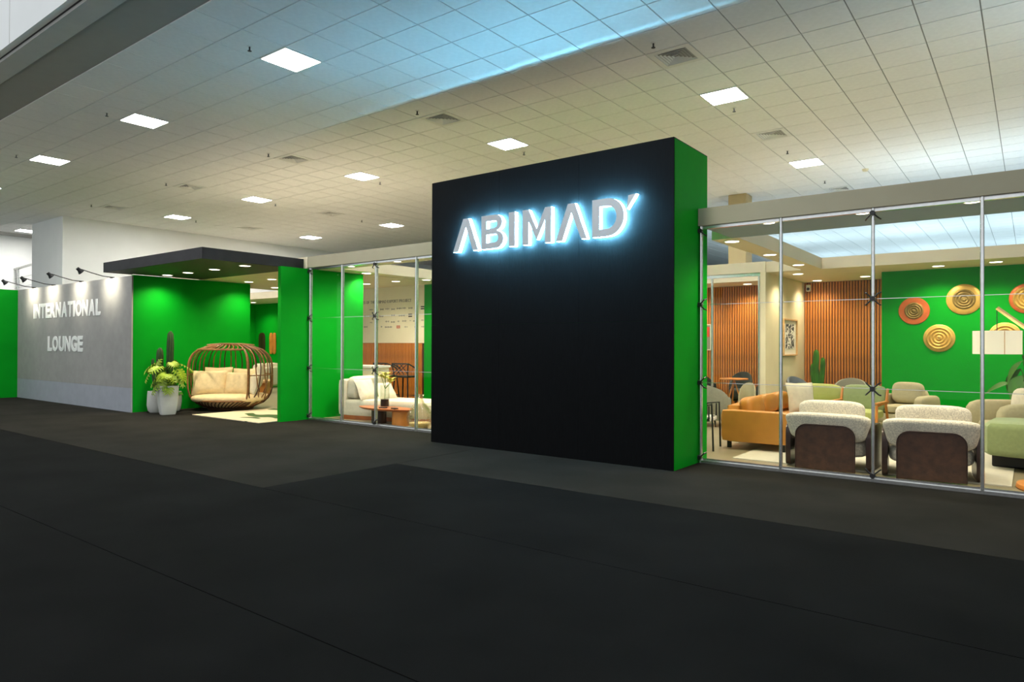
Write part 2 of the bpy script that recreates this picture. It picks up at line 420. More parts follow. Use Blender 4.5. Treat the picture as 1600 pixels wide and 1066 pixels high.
# backlit letters, grey faces over glowing white bodies
ZB, ZT = 2.885, 3.365
def arc(cx, cz, rx, rz, a0, a1, n=10): return [(cx+rx*math.cos(a0+(a1-a0)*k/n), cz+rz*math.sin(a0+(a1-a0)*k/n)) for k in range(n+1)]
hgt = ZT-ZB; zm = (ZT+ZB)/2
def lam(x0, x1, x2, x3, x4, x5):
    return [[(x0, ZB), (x2, ZT), (x3, ZT), (x5, ZB), (x4, ZB), ((x2+x3)/2, ZT-.115), (x1, ZB)]], []
def letD(x0, x1, st):
    out = [(x0, ZB), (x0, ZT)] + arc(x1-.23, zm, .23, hgt/2, PI/2, -PI/2, 16)
    inn = [(x0+st, ZB+st*.9), (x0+st, ZT-st*.9)] + arc(x1-.24, zm, .24-st, hgt/2-st*.9, PI/2, -PI/2, 16)
    return [out], [inn]
def letB(x0, x1, st):
    zc = zm+.01
    out = [(x0, ZB), (x0, ZT)] + arc(x1-.15, (ZT+zc)/2, .125, (ZT-zc)/2, PI/2, -PI/2+.25, 8) + arc(x1-.14, (ZB+zc)/2, .14, (zc-ZB)/2, PI/2-.25, -PI/2, 8)
    i1 = [(x0+st, zc+.035), (x0+st, ZT-.085)] + arc(x1-.165, (ZT+zc)/2-.022, .055, (ZT-zc)/2-.062, PI/2, -PI/2, 6)
    i2 = [(x0+st, ZB+.085), (x0+st, zc-.045)] + arc(x1-.155, (ZB+zc)/2+.02, .06, (zc-ZB)/2-.065, PI/2, -PI/2, 6)
    return [out], [i1, i2]
def letM(x0, x1, st):
    c = (x0+x1)/2
    return [[(x0, ZB), (x0, ZT), (x0+st, ZT), (c, ZB+.2), (x1-st, ZT), (x1, ZT), (x1, ZB), (x1-st, ZB), (x1-st, ZT-.16), (c, ZB+.055), (x0+st, ZT-.16), (x0+st, ZB)]], []
LET = [('A', lam(-6.89, -6.79, -6.69, -6.59, -6.50, -6.40)), ('B', letB(-6.34, -5.935, .095)),
       ('I', ([[(-5.84, ZB), (-5.84, ZT), (-5.735, ZT), (-5.735, ZB)]], [])), ('M', letM(-5.60, -5.125, .10)),
       ('A', lam(-5.05, -4.95, -4.86, -4.755, -4.655, -4.57)), ('D', letD(-4.49, -4.035, .105)),
       ("'", ([[(-3.995, ZT-.165), (-3.975, ZT+.0), (-3.87, ZT+.01)]], []))]
def outline_mesh(name, outs, ins, y0, y1, m):
    cu = bpy.data.curves.new(name, 'CURVE'); cu.dimensions = '2D'; cu.fill_mode = 'BOTH'; cu.extrude = (y1-y0)/2
    for poly in outs+ins:
        sp = cu.splines.new('POLY'); sp.points.add(len(poly)-1); sp.use_cyclic_u = True
        for q, (x, z) in zip(sp.points, poly): q.co = (x, z, 0, 1)
    o = bpy.data.objects.new(name, cu); COL.objects.link(o)
    me = bpy.data.meshes.new_from_object(o.evaluated_get(bpy.context.evaluated_depsgraph_get()))
    bpy.data.objects.remove(o); bpy.data.curves.remove(cu)
    me.transform(Matrix.Translation((0, (y0+y1)/2, 0)) @ Matrix.Rotation(PI/2, 4, 'X'))
    me.materials.clear(); me.materials.append(m)
    return me
kf = (SY-.118)/7.6
LET = [(nm, ([[(x*kf, 1.5+(z-1.5)*kf) for x, z in p] for p in o_], [[(x*kf, 1.5+(z-1.5)*kf) for x, z in p] for p in i_])) for nm, (o_, i_) in LET]
sg = thing('backlit_sign', 'backlit grey letters ABIMAD glowing blue on the black wall', 'sign', (0, 0, 0))
for nm, (outs, ins) in LET:
    l = link('letter', outline_mesh('letter', outs, ins, SY-.118, SY-.110, LETF), sg); l['label'] = 'grey letter face ' + (nm if nm != "'" else 'accent')
    link('lit_body', outline_mesh('lit_body', outs, ins, SY-.110, SY-.048, HALO), l)
    link('halo_strip', outline_mesh('halo_strip', outs, ins, SY-.048, SY-.044, HALOB), l)
    link('standoff', outline_mesh('standoff', [[(px_-.012, pz_-.012), (px_-.012, pz_+.012), (px_+.012, pz_+.012), (px_+.012, pz_-.012)] for px_, pz_ in [(sum(q[0] for q in outs[0][:2])/2+.02, sum(q[1] for q in outs[0][:2])/2)]], [], SY-.044, SY, DARKM), l)

# ------------------------------------------------------------------ glass fronts
GY = 8.49; ZS = 3.04; ZF = 3.26
def spider_proto():
    t = bpy.data.objects.new('clamp', None)
def glass_front(name, label, posts, clampx, xa, xb):
    t = thing(name, label, 'glass wall', (0, 0, 0))
    bx('base_rail', ALU, xa, xb, GY-.045, GY+.03, 0, .035, t); bx('base_rail', ALU, xa, xb, GY-.012, GY+.012, .035, .06, t)
    bx('top_rail', ALU, xa, xb, GY-.025, GY+.025, 3.0, ZS, t)
    for x in posts:
        b = MB(); b.tube([(x, GY-.03, .0), (x, GY-.03, ZS)], .019, 12); b.tube([(x, GY+.012, .06), (x, GY+.012, ZS)], .012, 8)
        b.build('post', ALU, t, True)
        if x in clampx:
            for z in (.07, 1.03, 2.03, 2.98):
                b = MB(); b.tube([(x, GY-.075, z), (x, GY-.03, z)], .028, 10)
                for sx in (-1, 1):
                    for sz in (-1, 1):
                        if (z < .5 and sz < 0) or (z > 2.9 and sz > 0): continue
                        b.tube([(x, GY-.06, z), (x+sx*.06, GY-.06, z+sz*.06), (x+sx*.075, GY-.02, z+sz*.07)], .009, 6)
                b.build('clamp', DARKM, t, True)
    px = [xa]+[x for x in posts if xa+.2 < x < xb-.2]+[xb]
    for a, c in zip(px, px[1:]):
        for z0, z1 in ((.06, 1.028), (1.034, 2.028), (2.034, 3.0)):
            bx('glass_pane', GLASS, a+.003, c-.003, GY-.005, GY+.005, z0, z1, t)
    # clear edge strip between panes
    for z in (1.031, 2.031): bx('pane_joint', ALU, xa, xb, GY-.006, GY+.006, z-.003, z+.003, t)
glass_front('glass_front', 'glass shopfront with aluminium posts right of the black sign wall', [-3.385, -2.39, -1.40, -.40, .60, 1.59], (-3.385, -1.40, .60), -3.40, 2.59)
glass_front('glass_front', 'glass shopfront with aluminium posts left of the black sign wall', [-11.52, -10.53, -9.57, -8.53], (-11.52, -9.57), -11.54, -7.42)
bx_ = bx('fascia_beam', BEIGEW, -3.405, 7, 8.42, 8.60, ZS, ZF); tag(bx_, 'long beige fascia beam over the right glass shopfront', 'beam')
tag(bx('fascia_beam', BEIGEW, -11.54, -7.415, 8.42, 8.60, ZS, ZF), 'beige fascia beam over the left glass shopfront', 'beam')

# right lounge roof ring
def beam(label, m, *a): return tag(bx('ceiling_beam', m, *a), label, 'beam')
beam('front soffit board of the right lounge just behind its fascia', mat('grey_gloss_soffit', (.24, .33, .42), .6, var=.03, spec=.2), -3.405, 7, 8.60, 9.66, ZS, ZF)
beam('narrow cream beam with three downlights running back from the glass front', SOFFW, -3.70, -3.32, 9.66, 14.53, ZS, ZF)
beam('wide cream soffit over the slatted wall and green disc wall', SOFFW, -4.40, 7, 14.53, 17.9, ZS, ZF)
beam('cream cross beam over the inner glass partition', SOFFW, -8.4, -4.40, 14.45, 14.75, ZS, ZF)
beam('cream soffit over the meeting corner with the far slatted wall', SOFFW, -8.4, -4.40, 16.3, 17.9, ZS, ZF)
# entrance canopy and left rooms
CX0, CX1, CY0 = -15.70, -11.68, 6.30
cn = thing('entrance_canopy', 'black flat canopy with downlights over the green lounge entrance', 'canopy', (0, 0, 0))
bx('fascia', CANOPY, CX0, CX1, CY0, CY0+.03, 3.02, 3.225, cn); bx('fascia', CANOPY, CX1-.03, CX1, CY0+.03, 8.42, 3.02, 3.225, cn)
bx('fascia', CANOPY, CX0, CX0+.03, CY0+.03, 6.88, 3.02, 3.225, cn)
bx('soffit', mat('canopy_soffit', (.035, .034, .026), .6, var=.05), CX0+.03, CX1-.03, CY0+.03, 8.42, 3.03, 3.06, cn)
beam('cream soffit over the entrance corridor behind the black canopy', SOFFW, -17.0, -11.56, 8.42, 12.6, 3.03, ZF)
beam('cream beam beside the corridor behind the left glass front', SOFFW, -11.55, -11.18, 8.60, 12.6, ZS, ZF)

# walls of the stand
def wall(name, m, *a): return struct(bx(name, m, *a))
wall('wall_fin', GREEN, -11.66, -11.56, 7.82, 9.86, 0, 3.02)
wall('wall_entrance', GREEN, -15.78, -15.68, 6.905, 9.72, 0, 3.02)
wl = struct(bx('wall_sign', GREYW, -22.62, -15.68, 6.87, 6.90, .532, 3.0))
bx('lower_panel', GREYW2, -22.62, -15.68, 6.87, 6.90, 0, .530, wl)  # lower band of the wall in a bluer grey
wall('wall_side', GREEN, -22.75, -22.63, 2.5, 6.95, 0, 3.0)
wall('wall_lounge_left', GREEN, -23.84, -16.9, 14.95, 15.05, 0, 3.04)
wall('wall_far_return', GREEN, -23.84, -23.76, 10.5, 14.95, 0, 3.04)
wall('wall_brands', mat('brand_wall_cream', S(236, 228, 202), .8, var=.02), -15.2, -12.25, 12.45, 12.55, 1.552, 3.035)
wall('wall_kitchen', GREEN, -12.25, -9.0, 12.44, 12.56, 0, 3.035)
wall('wall_cream', CREAMW, -4.50, -4.39, 14.46, 17.55, 0, ZS)
wall('wall_discs', GREEN, -2.46, 7, 15.84, 15.96, 0, ZS)
wall('wall_return', GREEN, -2.46, -2.36, 15.96, 17.6, 0, ZS)
def slat_wall(name, x0, x1, y, z0, z1, pitch, wd, label_kind):
    o = struct(bx(name, WOODB, x0, x1, y, y+.03, z0, z1))
    b = MB(); b.box((0, 0, (z0+z1)/2), (wd, .04, z1-z0-.01)); me = b.mesh('slat', WOODS)
    n = int((x1-x0)/pitch)
    for k in range(n): link('slat', me, o, (x0+pitch*(k+.5), y-.02, 0))
    return o
slat_wall('wall_slats_right', -4.385, -2.465, 17.52, .005, ZS, .0625, .041, '')
slat_wall('wall_slats_meeting', -8.4, -4.51, 17.52, .005, ZS, .0625, .041, '')
slat_wall('wall_slats_brands', -15.2, -12.25, 12.44, .005, 1.55, .058, .037, '')

# inner glass partition of the meeting corner
t = thing('inner_glass_partition', 'thin framed glass partition before the meeting corner with the dark chairs', 'glass wall', (0, 0, 0))
bx('top_rail', ALU, -7.6, -4.51, 14.50, 14.55, 2.97, ZS, t); bx('base_rail', ALU, -7.6, -4.51, 14.50, 14.55, .004, .05, t)
for x in (-7.57, -6.56, -5.55, -4.54): b = MB(); b.tube([(x, 14.525, .05), (x, 14.525, 2.97)], .026, 10); b.build('post', ALU, t, True)
for a, c in ((-7.57, -6.56), (-6.56, -5.55), (-5.55, -4.54)):
    for z0, z1 in ((.05, 1.0), (1.005, 1.985), (1.99, 2.97)): bx('glass_pane', GLASS, a+.028, c-.028, 14.52, 14.53, z0, z1, t)

# ------------------------------------------------------------------ downlights
def downlight(x, y, z, watts, label, color=WARM, r=.10, angle=140):
    t = thing('downlight', label, 'downlight', (x, y, z), group='round recessed downlights')
    b = MB(); b.lathe([(r+.018, 0), (r+.018, -.006), (r, -.009), (r, 0)], n=24); b.build('trim_ring', TRIMW, t, True)
    b = MB(); b.lathe([(0, -.004), (r, -.004), (r, .0)], n=24); b.build('lens', LENS, t)
    l = bpy.data.lights.new('downlight_lamp', 'SPOT'); l.energy = watts; l.color = color; l.spot_size = math.radians(angle); l.spot_blend = .8; l.shadow_soft_size = .07
    lo = bpy.data.objects.new('downlight_lamp', l); COL.objects.link(lo); lo.parent = t; lo.location = (0, 0, -.02)
    return t
for k, y in enumerate((9.94, 11.76, 13.53)): downlight(-3.5, y, ZS, DOWN_W, 'round warm downlight on the narrow cream beam, %s from the glass' % ORD[k])
downlight(-3.95, 15.23, ZS, DOWN_W*.75, 'round warm downlight in the soffit beside the cream picture wall')
downlight(-3.98, 17.0, ZS, DOWN_W*.7, 'round warm downlight close to the slatted wood wall')
downlight(-1.41, 15.25, ZS, DOWN_W, 'round warm downlight above the brass discs, left of the pair')
downlight(-.51, 15.12, ZS, DOWN_W, 'round warm downlight above the brass discs, right of the pair')
downlight(.6, 15.12, ZS, DOWN_W, 'round warm downlight over the green wall beyond the right edge')  # unseen, added as fill for the lounge
downlight(-2.9, 16.6, ZS, DOWN_W*.7, 'round warm downlight hidden over the slatted wall end')  # out of sight, added as lounge fill
for k, x in enumerate((-2.6, -1.55, -.50, .55)): downlight(x, 8.70, ZS, DOWN_W*1.0, 'round warm downlight glimpsed under the right fascia, %s from the sign wall' % ORD[k], WARM, .07)
beam('cream soffit strip just behind the left fascia', SOFFW, -11.17, -7.42, 8.60, 8.98, ZS, ZF)  # strip added to carry the fill downlights
for k, x in enumerate((-10.6, -9.3, -8.1)): downlight(x, 8.74, ZS, DOWN_W*1.1, 'round warm downlight glimpsed under the left fascia, %s from the green fin' % ORD[k], WARM, .07)  # downlights added behind the left glass to brighten the chaise
downlight(1.5, 11.9, ZS+.2, DOWN_W, 'round warm downlight of the right lounge outside the frame')  # unseen fill lamp added over the open middle of the lounge
downlight(-5.6, 17.0, ZS, DOWN_W, 'round warm downlight over the dark meeting chairs')
downlight(-7.2, 17.0, ZS, DOWN_W, 'round warm downlight over the red print in the meeting corner')
for k, x in enumerate((-15.22, -14.33, -13.27, -12.16)): downlight(x, 7.42, 3.0295, CAN_W*(1.3 if k == 0 else 1), 'round downlight in the canopy front row, %s from the left' % ORD[k])
downlight(-15.2, 9.38, 3.03, CAN_W*1.3, 'round downlight in the corridor ceiling near the end of the green wall')
downlight(-14.16, 9.33, 3.03, CAN_W, 'round downlight in the corridor ceiling just left of the green fin')
downlight(-16.15, 10.74, 3.03, CAN_W, 'round downlight deep in the corridor by the white gap')
downlight(-13.27, 11.42, 3.03, DOWN_W*.55, 'round downlight seen through glass beside the end of the green partition')
downlight(-12.16, 11.38, 3.03, DOWN_W*.55, 'round downlight above the brand wall seen through the left glass')
downlight(-11.36, 9.78, ZS, DOWN_W, 'round downlight on the corridor beam beside the green partition')
downlight(-11.36, 11.6, ZS, DOWN_W*.7, 'round downlight on the corridor beam nearest the black wall')
beam('cream soffit over the far green wall with wooden boards', SOFFW, -23.84, -17.0, 13.2, 15.05, ZS, ZF)
downlight(-20.2, 13.9, ZS, DOWN_W, 'round downlight before the far green wall with wooden boards')
downlight(-22.7, 14.2, ZS, DOWN_W, 'round downlight right above the wooden boards on the far green wall')
# unseen stand added behind the lounge, carrying cool fill lights for the ceiling
ns = thing('exhibition_stand', 'white-walled neighbouring stand hidden behind the lounge', 'stand', (0, 0, 0))
bx('wall_panel', WHITEP, -9, 14, 21.0, 21.1, 0, 3.1, ns); bx('roof_board', WHITEP, -9, 14, 21.0, 38, 3.1, 3.2, ns); bx('wall_panel', WHITEP, -9, 14, 37.9, 38, 0, 3.1, ns)
k = 0
for y in (21.8, 26.5, 32.0):
    for x in (-7.0, -3.2, .6, 4.4, 8.2):
        t = thing('led_uplight', 'cool LED trough on the roof of the neighbouring stand, row %s, %s from the left' % (ORD[int(y > 24)+int(y > 30)], ORD[k % 5]), 'light', (x, y, 3.2), group='LED troughs on the neighbouring roof'); k += 1
        b = MB(); b.box((0, 0, .02), (1.2, .12, .04)); b.build('housing', ALU, t)
        b = MB(); b.box((0, 0, .045), (1.15, .08, .01)); b.build('diffuser', mat('uplight_diffuser', (.9, .9, .9), emit=(.6, .82, 1), estr=4), t)
        l = bpy.data.lights.new('uplight_lamp', 'AREA'); l.shape = 'RECTANGLE'; l.size = 1.1; l.size_y = .08; l.energy = FILL_UP_W; l.color = (.62, .84, 1.0)
        lo = bpy.data.objects.new('uplight_lamp', l); COL.objects.link(lo); lo.parent = t; lo.location = (0, 0, .06); lo.rotation_euler = (PI, 0, 0)

for k, (x, y) in enumerate(((-1.6, 17.0), (.8, 17.0), (3.2, 17.0), (5.6, 17.0), (2.6, 9.2), (5.2, 9.2))):  # cool fill lights added out of sight on the lounge roof to lift the ceiling
    t = thing('led_uplight', 'cool LED trough on the lounge roof %s, %s from the left' % ('behind the disc wall' if k < 4 else 'over the front soffit', ORD[k % 4]), 'light', (x, y, ZF), group='LED troughs on the lounge roof')
    b = MB(); b.box((0, 0, .02), (1.2, .12, .04)); b.build('housing', ALU, t)
    b = MB(); b.box((0, 0, .045), (1.15, .08, .01)); b.build('diffuser', MATS['uplight_diffuser'], t)
    l = bpy.data.lights.new('uplight_lamp', 'AREA'); l.shape = 'RECTANGLE'; l.size = 1.1; l.size_y = .08; l.energy = 27 if k < 4 else 90; l.color = (.66, .86, 1.0)
    lo = bpy.data.objects.new('uplight_lamp', l); COL.objects.link(lo); lo.parent = t; lo.location = (0, 0, .06); lo.rotation_euler = (PI, 0, 0)

# ------------------------------------------------------------------ grey sign wall: letters and arm lamps
FONT = None
def char_mesh(ch, x, z0, wd, ht, y0, y1, m, bold=.02):
    cu = bpy.data.curves.new('c', 'FONT'); cu.body = ch; cu.size = 1; cu.offset = bold; cu.extrude = .5
    o = bpy.data.objects.new('c', cu); COL.objects.link(o)
    me = bpy.data.meshes.new_from_object(o.evaluated_get(bpy.context.evaluated_depsgraph_get())); bpy.data.objects.remove(o); bpy.data.curves.remove(cu)
    xs = [v.co.x for v in me.vertices]; ys = [v.co.y for v in me.vertices]
    a, c, e, f_ = min(xs), max(xs), min(ys), max(ys)
    for v in me.vertices:
        u = (v.co.x-a)/(c-a); q = (v.co.y-e)/(f_-e); d = v.co.z
        v.co = (x+u*wd, y0 if d > 0 else y1, z0+q*ht)
    me.materials.clear(); me.materials.append(m)
    return me
CWID = {'I': .34, 'M': 1.25, 'W': 1.3, 'E': .86, 'L': .80, 'T': .92, 'F': .82, 'J': .72, 'O': 1.08, 'G': 1.06, 'A': 1.08, ' ': .45}
def lettering(parent, text, xa, xb, z0, ht, y0, y1, m, bold, gap=.16, name='letter'):
    tot = sum(CWID.get(c, 1) for c in text) + gap*(len(text)-1); k = (xb-xa)/tot; x = xa
    for c in text:
        wd = CWID.get(c, 1)*k
        if c != ' ': link(name, char_mesh(c, x, z0, wd, ht, y0, y1, m, bold), parent)
        x += wd+gap*k
t = thing('wall_lettering', 'white raised letters reading INTERNATIONAL LOUNGE on the grey wall', 'sign', (0, 0, 0))
lettering(t, 'INTERNATIONAL', -21.42, -17.25, 2.17, .39, 6.861, 6.87, WHITEL, .045, .11)
lettering(t, 'LOUNGE', -20.42, -18.22, 1.31, .385, 6.861, 6.87, WHITEL, .045, .11)
AL = [(-16.68, 'nearest the canopy'), (-18.37, 'second from the canopy'), (-20.1, 'third from the canopy'), (-21.45, 'farthest, beside the green side wall')]
for x, lab in AL + [(-22.2, 'at the green corner')][:0]:
    t = thing('arm_lamp', 'black clip-on arm spotlight above the grey wall, ' + lab, 'lamp', (x, 6.88, 3.0), group='arm spotlights over the grey wall')
    b = MB(); b.box((0, .0, .012), (.09, .07, .03)); b.build('clip', BLKM, t)
    b = MB(); b.tube([(0, 0, .02), (0, -.2, .03), (.0, -.45, .09), (0, -.62, .14)], .011, 6); b.build('arm', BLKM, t, True)
    b = MB(); mt = Matrix.Translation((0, -.66, .11)) @ Matrix.Rotation(math.radians(48), 4, 'X')
    b.lathe([(.0, .085), (.035, .08), (.042, .02), (.075, -.04), (.07, -.045), (.0, -.02)], n=16); b.xf(mt); b.build('head', BLKM, t, True)
    b = MB(); b.lathe([(0, -.038), (.062, -.038), (.062, -.03)], n=16); b.xf(mt); b.build('lens', LENS, t)
    l = bpy.data.lights.new('arm_lamp_spot', 'SPOT'); l.energy = 85; l.color = (1, .92, .74); l.spot_size = math.radians(105); l.spot_blend = 1; l.shadow_soft_size = .05
    lo = bpy.data.objects.new('arm_lamp_spot', l); COL.objects.link(lo); lo.parent = t; lo.location = mt @ Vector((0, 0, -.06)); lo.rotation_euler = (math.radians(72), 0, 0)

# ------------------------------------------------------------------ entrance: rug, nest daybed, plants
tag(bx('entrance_rug', RUGE, -14.15, -11.70, 7.44, 9.3, 0, .012), 'cream rug with green leaf shapes at the entrance', 'rug')
NA, NB = .925, .83           # half width, half depth of the nest
def nr(z): return max(0, 1-abs((z-.76)/.75)**3.6)**(1/2.6)
def npt(th, z, k=1.0): return Vector((math.sin(th)*NA*nr(z)*k, -math.cos(th)*NB*nr(z)*k, z))
camdir = math.atan2(-8.85, 14.75)    # heading to the camera
nest = thing('nest_daybed', 'round rattan nest daybed with open front beside the green wall', 'daybed', (-14.80, 8.69, .0), camdir+PI/2+math.radians(-16))
R_ = math.radians
b = MB(); b.lathe([(.48, .0), (.50, .02), (.48, .05), (.4, .05)], n=32, sx=1, sy=.88); b.build('base', RATTAND, nest, True)
def rod(pts, r=.015, m=RATTAN, name='rod'):
    b = MB(); b.tube(pts, r, 6); return b.build(name, m, nest, True)
zl, zh, tl, th_ = .23, 1.38, R_(-64), R_(38)
# opening frame
fr = []
for k in range(13): fr.append(npt(tl+(th_-tl)*k/12, zl))
for k in range(1, 13): fr.append(npt(th_, zl+(zh-zl)*k/12))
for k in range(1, 13): fr.append(npt(th_+(tl-th_)*k/12, zh))
for k in range(1, 12): fr.append(npt(tl, zh+(zl-zh)*k/12))
b = MB(); b.tube(fr, .021, 8, closed=True); b.build('opening_frame', RATTAN, nest, True)
ring = lambda z, r: MB().tube([npt(2*PI*k/40, z) for k in range(40)], r, 6, closed=True)
ring(.055, .022).build('lower_ring', RATTAND, nest, True); ring(1.49, .02).build('top_ring', RATTAN, nest, True)
b = MB(); b.tube([npt(th_+(2*PI-th_+tl)*k/30, .80) for k in range(31)], .014, 6); b.build('waist_ring', RATTAN, nest, True)
for k in range(15):
    th = tl+(th_-tl)*(k+.5)/15
    rod([npt(th+.05*s_, .055+(zl-.055)*s_/5) for s_ in range(6)], .014, RATTAND)
for k in range(11):
    th = tl+(th_-tl)*(k+.5)/11
    rod([npt(th+.10*math.sin(s_*.5), zh+(1.49-zh)*s_/5) for s_ in range(6)], .013)
nb = 16
for k in range(nb):
    th = th_+(2*PI-th_+tl)*(k+.5)/nb
    for sgn in (-1, 1):
        pts = []
        for s_ in range(15):
            f = s_/14; z = .055+1.43*f
            tt = th+sgn*(.02+.50*max(0, f-.12)**.8*(1.15-f*.75))
            pts.append(npt(max(th_+.03, min(2*PI+tl-.03, tt)), z))
        rod(pts, .0135, RATTAN if k % 3 else RATTAND)
for k in range(7):
    y = -.36+.12*k; wd = .52*math.sqrt(max(.05, 1-(y/.42)**2)); rod([(-wd, y, 1.49), (-wd*.4, y, 1.52), (wd*.4, y, 1.52), (wd, y, 1.49)], .012)
b = MB(); b.lathe([(NA*.93*nr(z), z) for z in (.07, .10, .14, .18, .22, .26)], n=36, sy=NB/NA); b.build('cushion_bowl', LINEN, nest, True)
b = MB(); b.sup((0, .02, .27), (1.62, 1.40, .22), k=3.0, n=10); b.build('seat_cushion', LINEN, nest, True)
def scatter(name, label, m, root, lx, ly, lz, wd, hg, tk, rz, tilt, group=None, roll=0, cat='cushion'):
    """a loose cushion standing on something, coordinates local to root"""
    mt = root.matrix_basis if root else Matrix.Identity(4)
    if root: mt = Matrix.Translation(root.location) @ Matrix.Rotation(root.rotation_euler.z, 4, 'Z')
    W = mt @ Matrix.Translation((lx, ly, lz)) @ Matrix.Rotation(rz, 4, 'Z') @ Matrix.Rotation(tilt, 4, 'X') @ Matrix.Rotation(roll, 4, 'Y')
    b = MB(); b.pillow((0, 0, 0), wd, hg, tk); o = b.build(name, m, None, True); o.matrix_world = W
    o.location = W.translation; o.rotation_euler = W.to_euler()
    return tag(o, label, cat, group)
G_ = 'linen cushions in the nest daybed'
scatter('cushion', 'large linen cushion at the left front of the rattan nest', LINEN, nest, -.42, -.16, .62, .74, .58, .26, R_(8), R_(-18), G_)
scatter('cushion', 'linen cushion in the middle front of the rattan nest', LINEN, nest, .20, -.14, .60, .60, .54, .24, R_(-6), R_(-18), G_)
scatter('cushion', 'linen cushion turned sideways by the right edge of the nest opening', CREAMF, nest, .56, -.16, .58, .50, .50, .20, R_(-62), R_(-12), G_)
scatter('cushion', 'linen cushion leaning at the back left of the nest', LINEN, nest, -.36, .26, .68, .62, .60, .22, R_(8), R_(-20), G_)
scatter('cushion', 'linen cushion leaning at the back right of the nest', LINEN, nest, .24, .28, .66, .62, .58, .22, R_(-6), R_(-20), G_)
scatter('cushion', 'tall linen cushion behind the right ribs of the nest', CREAMF, nest, .60, .16, .76, .56, .62, .2, R_(-75), R_(-12), G_)

def cactus_col(b, pts, r, ribs=9):
    n = ribs*2; rings = []; pts = [Vector(p) for p in pts]; m = len(pts)
    for i, p in enumerate(pts):
        t = (pts[min(i+1, m-1)]-pts[max(i-1, 0)]).normalized(); x = t.cross(Vector((0, 1, 0))).normalized(); y = t.cross(x)
        rr = r*(1 if i < m-2 else (.82 if i == m-2 else .25))
        rings.append([b.bm.verts.new(p+(x*math.cos(2*PI*k/n)+y*math.sin(2*PI*k/n))*rr*(1 if k % 2 else .78)) for k in range(n)])
    for A, B in zip(rings, rings[1:]):
        for k in range(n): b.bm.faces.new((A[k], A[(k+1) % n], B[(k+1) % n], B[k]))
    b.bm.faces.new(rings[0][::-1]); b.bm.faces.new(rings[-1])
def pot(name, label, loc, prof, m=POTW, square=0, soil_r=.1, soil_z=.4, rz=0):
    t = thing(name, label, 'potted plant', loc, rz)
    b = MB(); b.lathe(prof, n=32, square=square); b.build('pot', m, t, True)
    b = MB(); b.lathe([(0, soil_z+.02), (soil_r*.6, soil_z+.015), (soil_r, soil_z)], n=20, square=square); b.build('soil', SOIL, t, True)
    return t
p1 = pot('potted_cactus', 'tall columnar cactus in a small white pot beside the green wall', (-15.32, 7.25, 0), [(.13, 0), (.17, .04), (.195, .16), (.185, .40), (.175, .47), (.155, .47), (.155, .43)], soil_r=.155, soil_z=.43)
for pts, r in ((((-.05, 0, .42), (-.09, 0, .62), (-.14, 0, .8), (-.18, 0, 1.0), (-.18, 0, 1.14), (-.18, 0, 1.18)), .04),
               (((.06, 0, .42), (.10, 0, .7), (.13, .0, .95), (.14, 0, 1.25), (.14, 0, 1.37), (.14, 0, 1.42)), .075),
               (((.12, .05, .42), (.3, .06, .7), (.46, .06, 1.0), (.48, .06, 1.5), (.48, .06, 1.72), (.48, .06, 1.78)), .075)):
    b = MB(); cactus_col(b, pts, r); b.build('cactus_stem', CACT, p1, True)
p2 = pot('potted_monstera', 'yellow-green split-leaf plant in a tall square white pot', (-14.72, 7.20, 0), [(.14, 0), (.155, .05), (.185, .25), (.195, .58), (.20, .615), (.175, .615), (.17, .57)], square=6, soil_r=.168, soil_z=.58, rz=camdir+.25)
def split_leaf(L, fingers=6):
    b = MB()
    for sd in (-1, 1):
        for k in range(fingers):
            f = k/fingers; base = Vector((0, L*(.08+.75*f), .02*math.sin(f*3))); a = R_(100-75*f)
            ln = L*.56*math.sin(PI*(.25+.55*f)); d = Vector((sd*math.sin(a), math.cos(a), 0)); w_ = Vector((0, L*.062, 0))
            tip = base+d*ln+Vector((0, 0, -.22*ln))
            mid = base+d*ln*.6+Vector((0, 0, .02))
            b.quad(base-w_, mid-w_*1.05, mid+w_*1.05, base+w_)
            b.bm.faces.new([b.bm.verts.new(p) for p in (mid-w_*1.05, tip, mid+w_*1.05)])
    b.quad((-.006, 0, 0), (.006, 0, 0), (.003, L*.95, -.04*L), (-.003, L*.95, -.04*L))
    bmesh.ops.remove_doubles(b.bm, verts=b.bm.verts, dist=.0008)
    return b.mesh('leaf', LEAFY)
def oval_leaf(L, W_, m, droop=.2):
    b = MB(); n = 8; rows = []
    for i in range(n+1):
        f = i/n; w_ = W_/2*math.sin(PI*min(1, f*1.02)**.8)*(1.0 if f < 1 else 0)+.001; y = L*f; z = -droop*L*f*f
        rows.append([b.bm.verts.new((-w_, y, z+.18*w_)), b.bm.verts.new((0, y, z)), b.bm.verts.new((w_, y, z+.18*w_))])
    for A, B in zip(rows, rows[1:]):
        for k in range(2): b.bm.faces.new((A[k], A[k+1], B[k+1], B[k]))
    return b.mesh('leaf', m, True)
SL = split_leaf(.36, 6)
OLg = oval_leaf(.22, .13, LEAFG)
def foliage(root, z0, specs, lme, stem_m, r=.009):
    for az, el, ln, sc in specs:
        d = Vector((math.cos(az)*math.cos(el), math.sin(az)*math.cos(el), math.sin(el)))
        st = Vector((.05*math.cos(az), .05*math.sin(az), z0)); e = st+d*ln
        b = MB(); b.tube([st, st+d*ln*.5+Vector((0, 0, .05)), e], r, 5); b.build('leaf_stalk', stem_m, root)
        o = link('leaf', lme, root, e); o.rotation_euler = (R_(random.uniform(-75, -20)), R_(random.uniform(-15, 15)), az-PI/2); o.scale = (sc, sc, sc)
for_ = []
for k in range(24): for_.append((k*2.399, R_(50+3*(k % 13)), .14+.021*k, .72+.25*random.random()))
foliage(p2, .56, for_, SL, LEAFG)
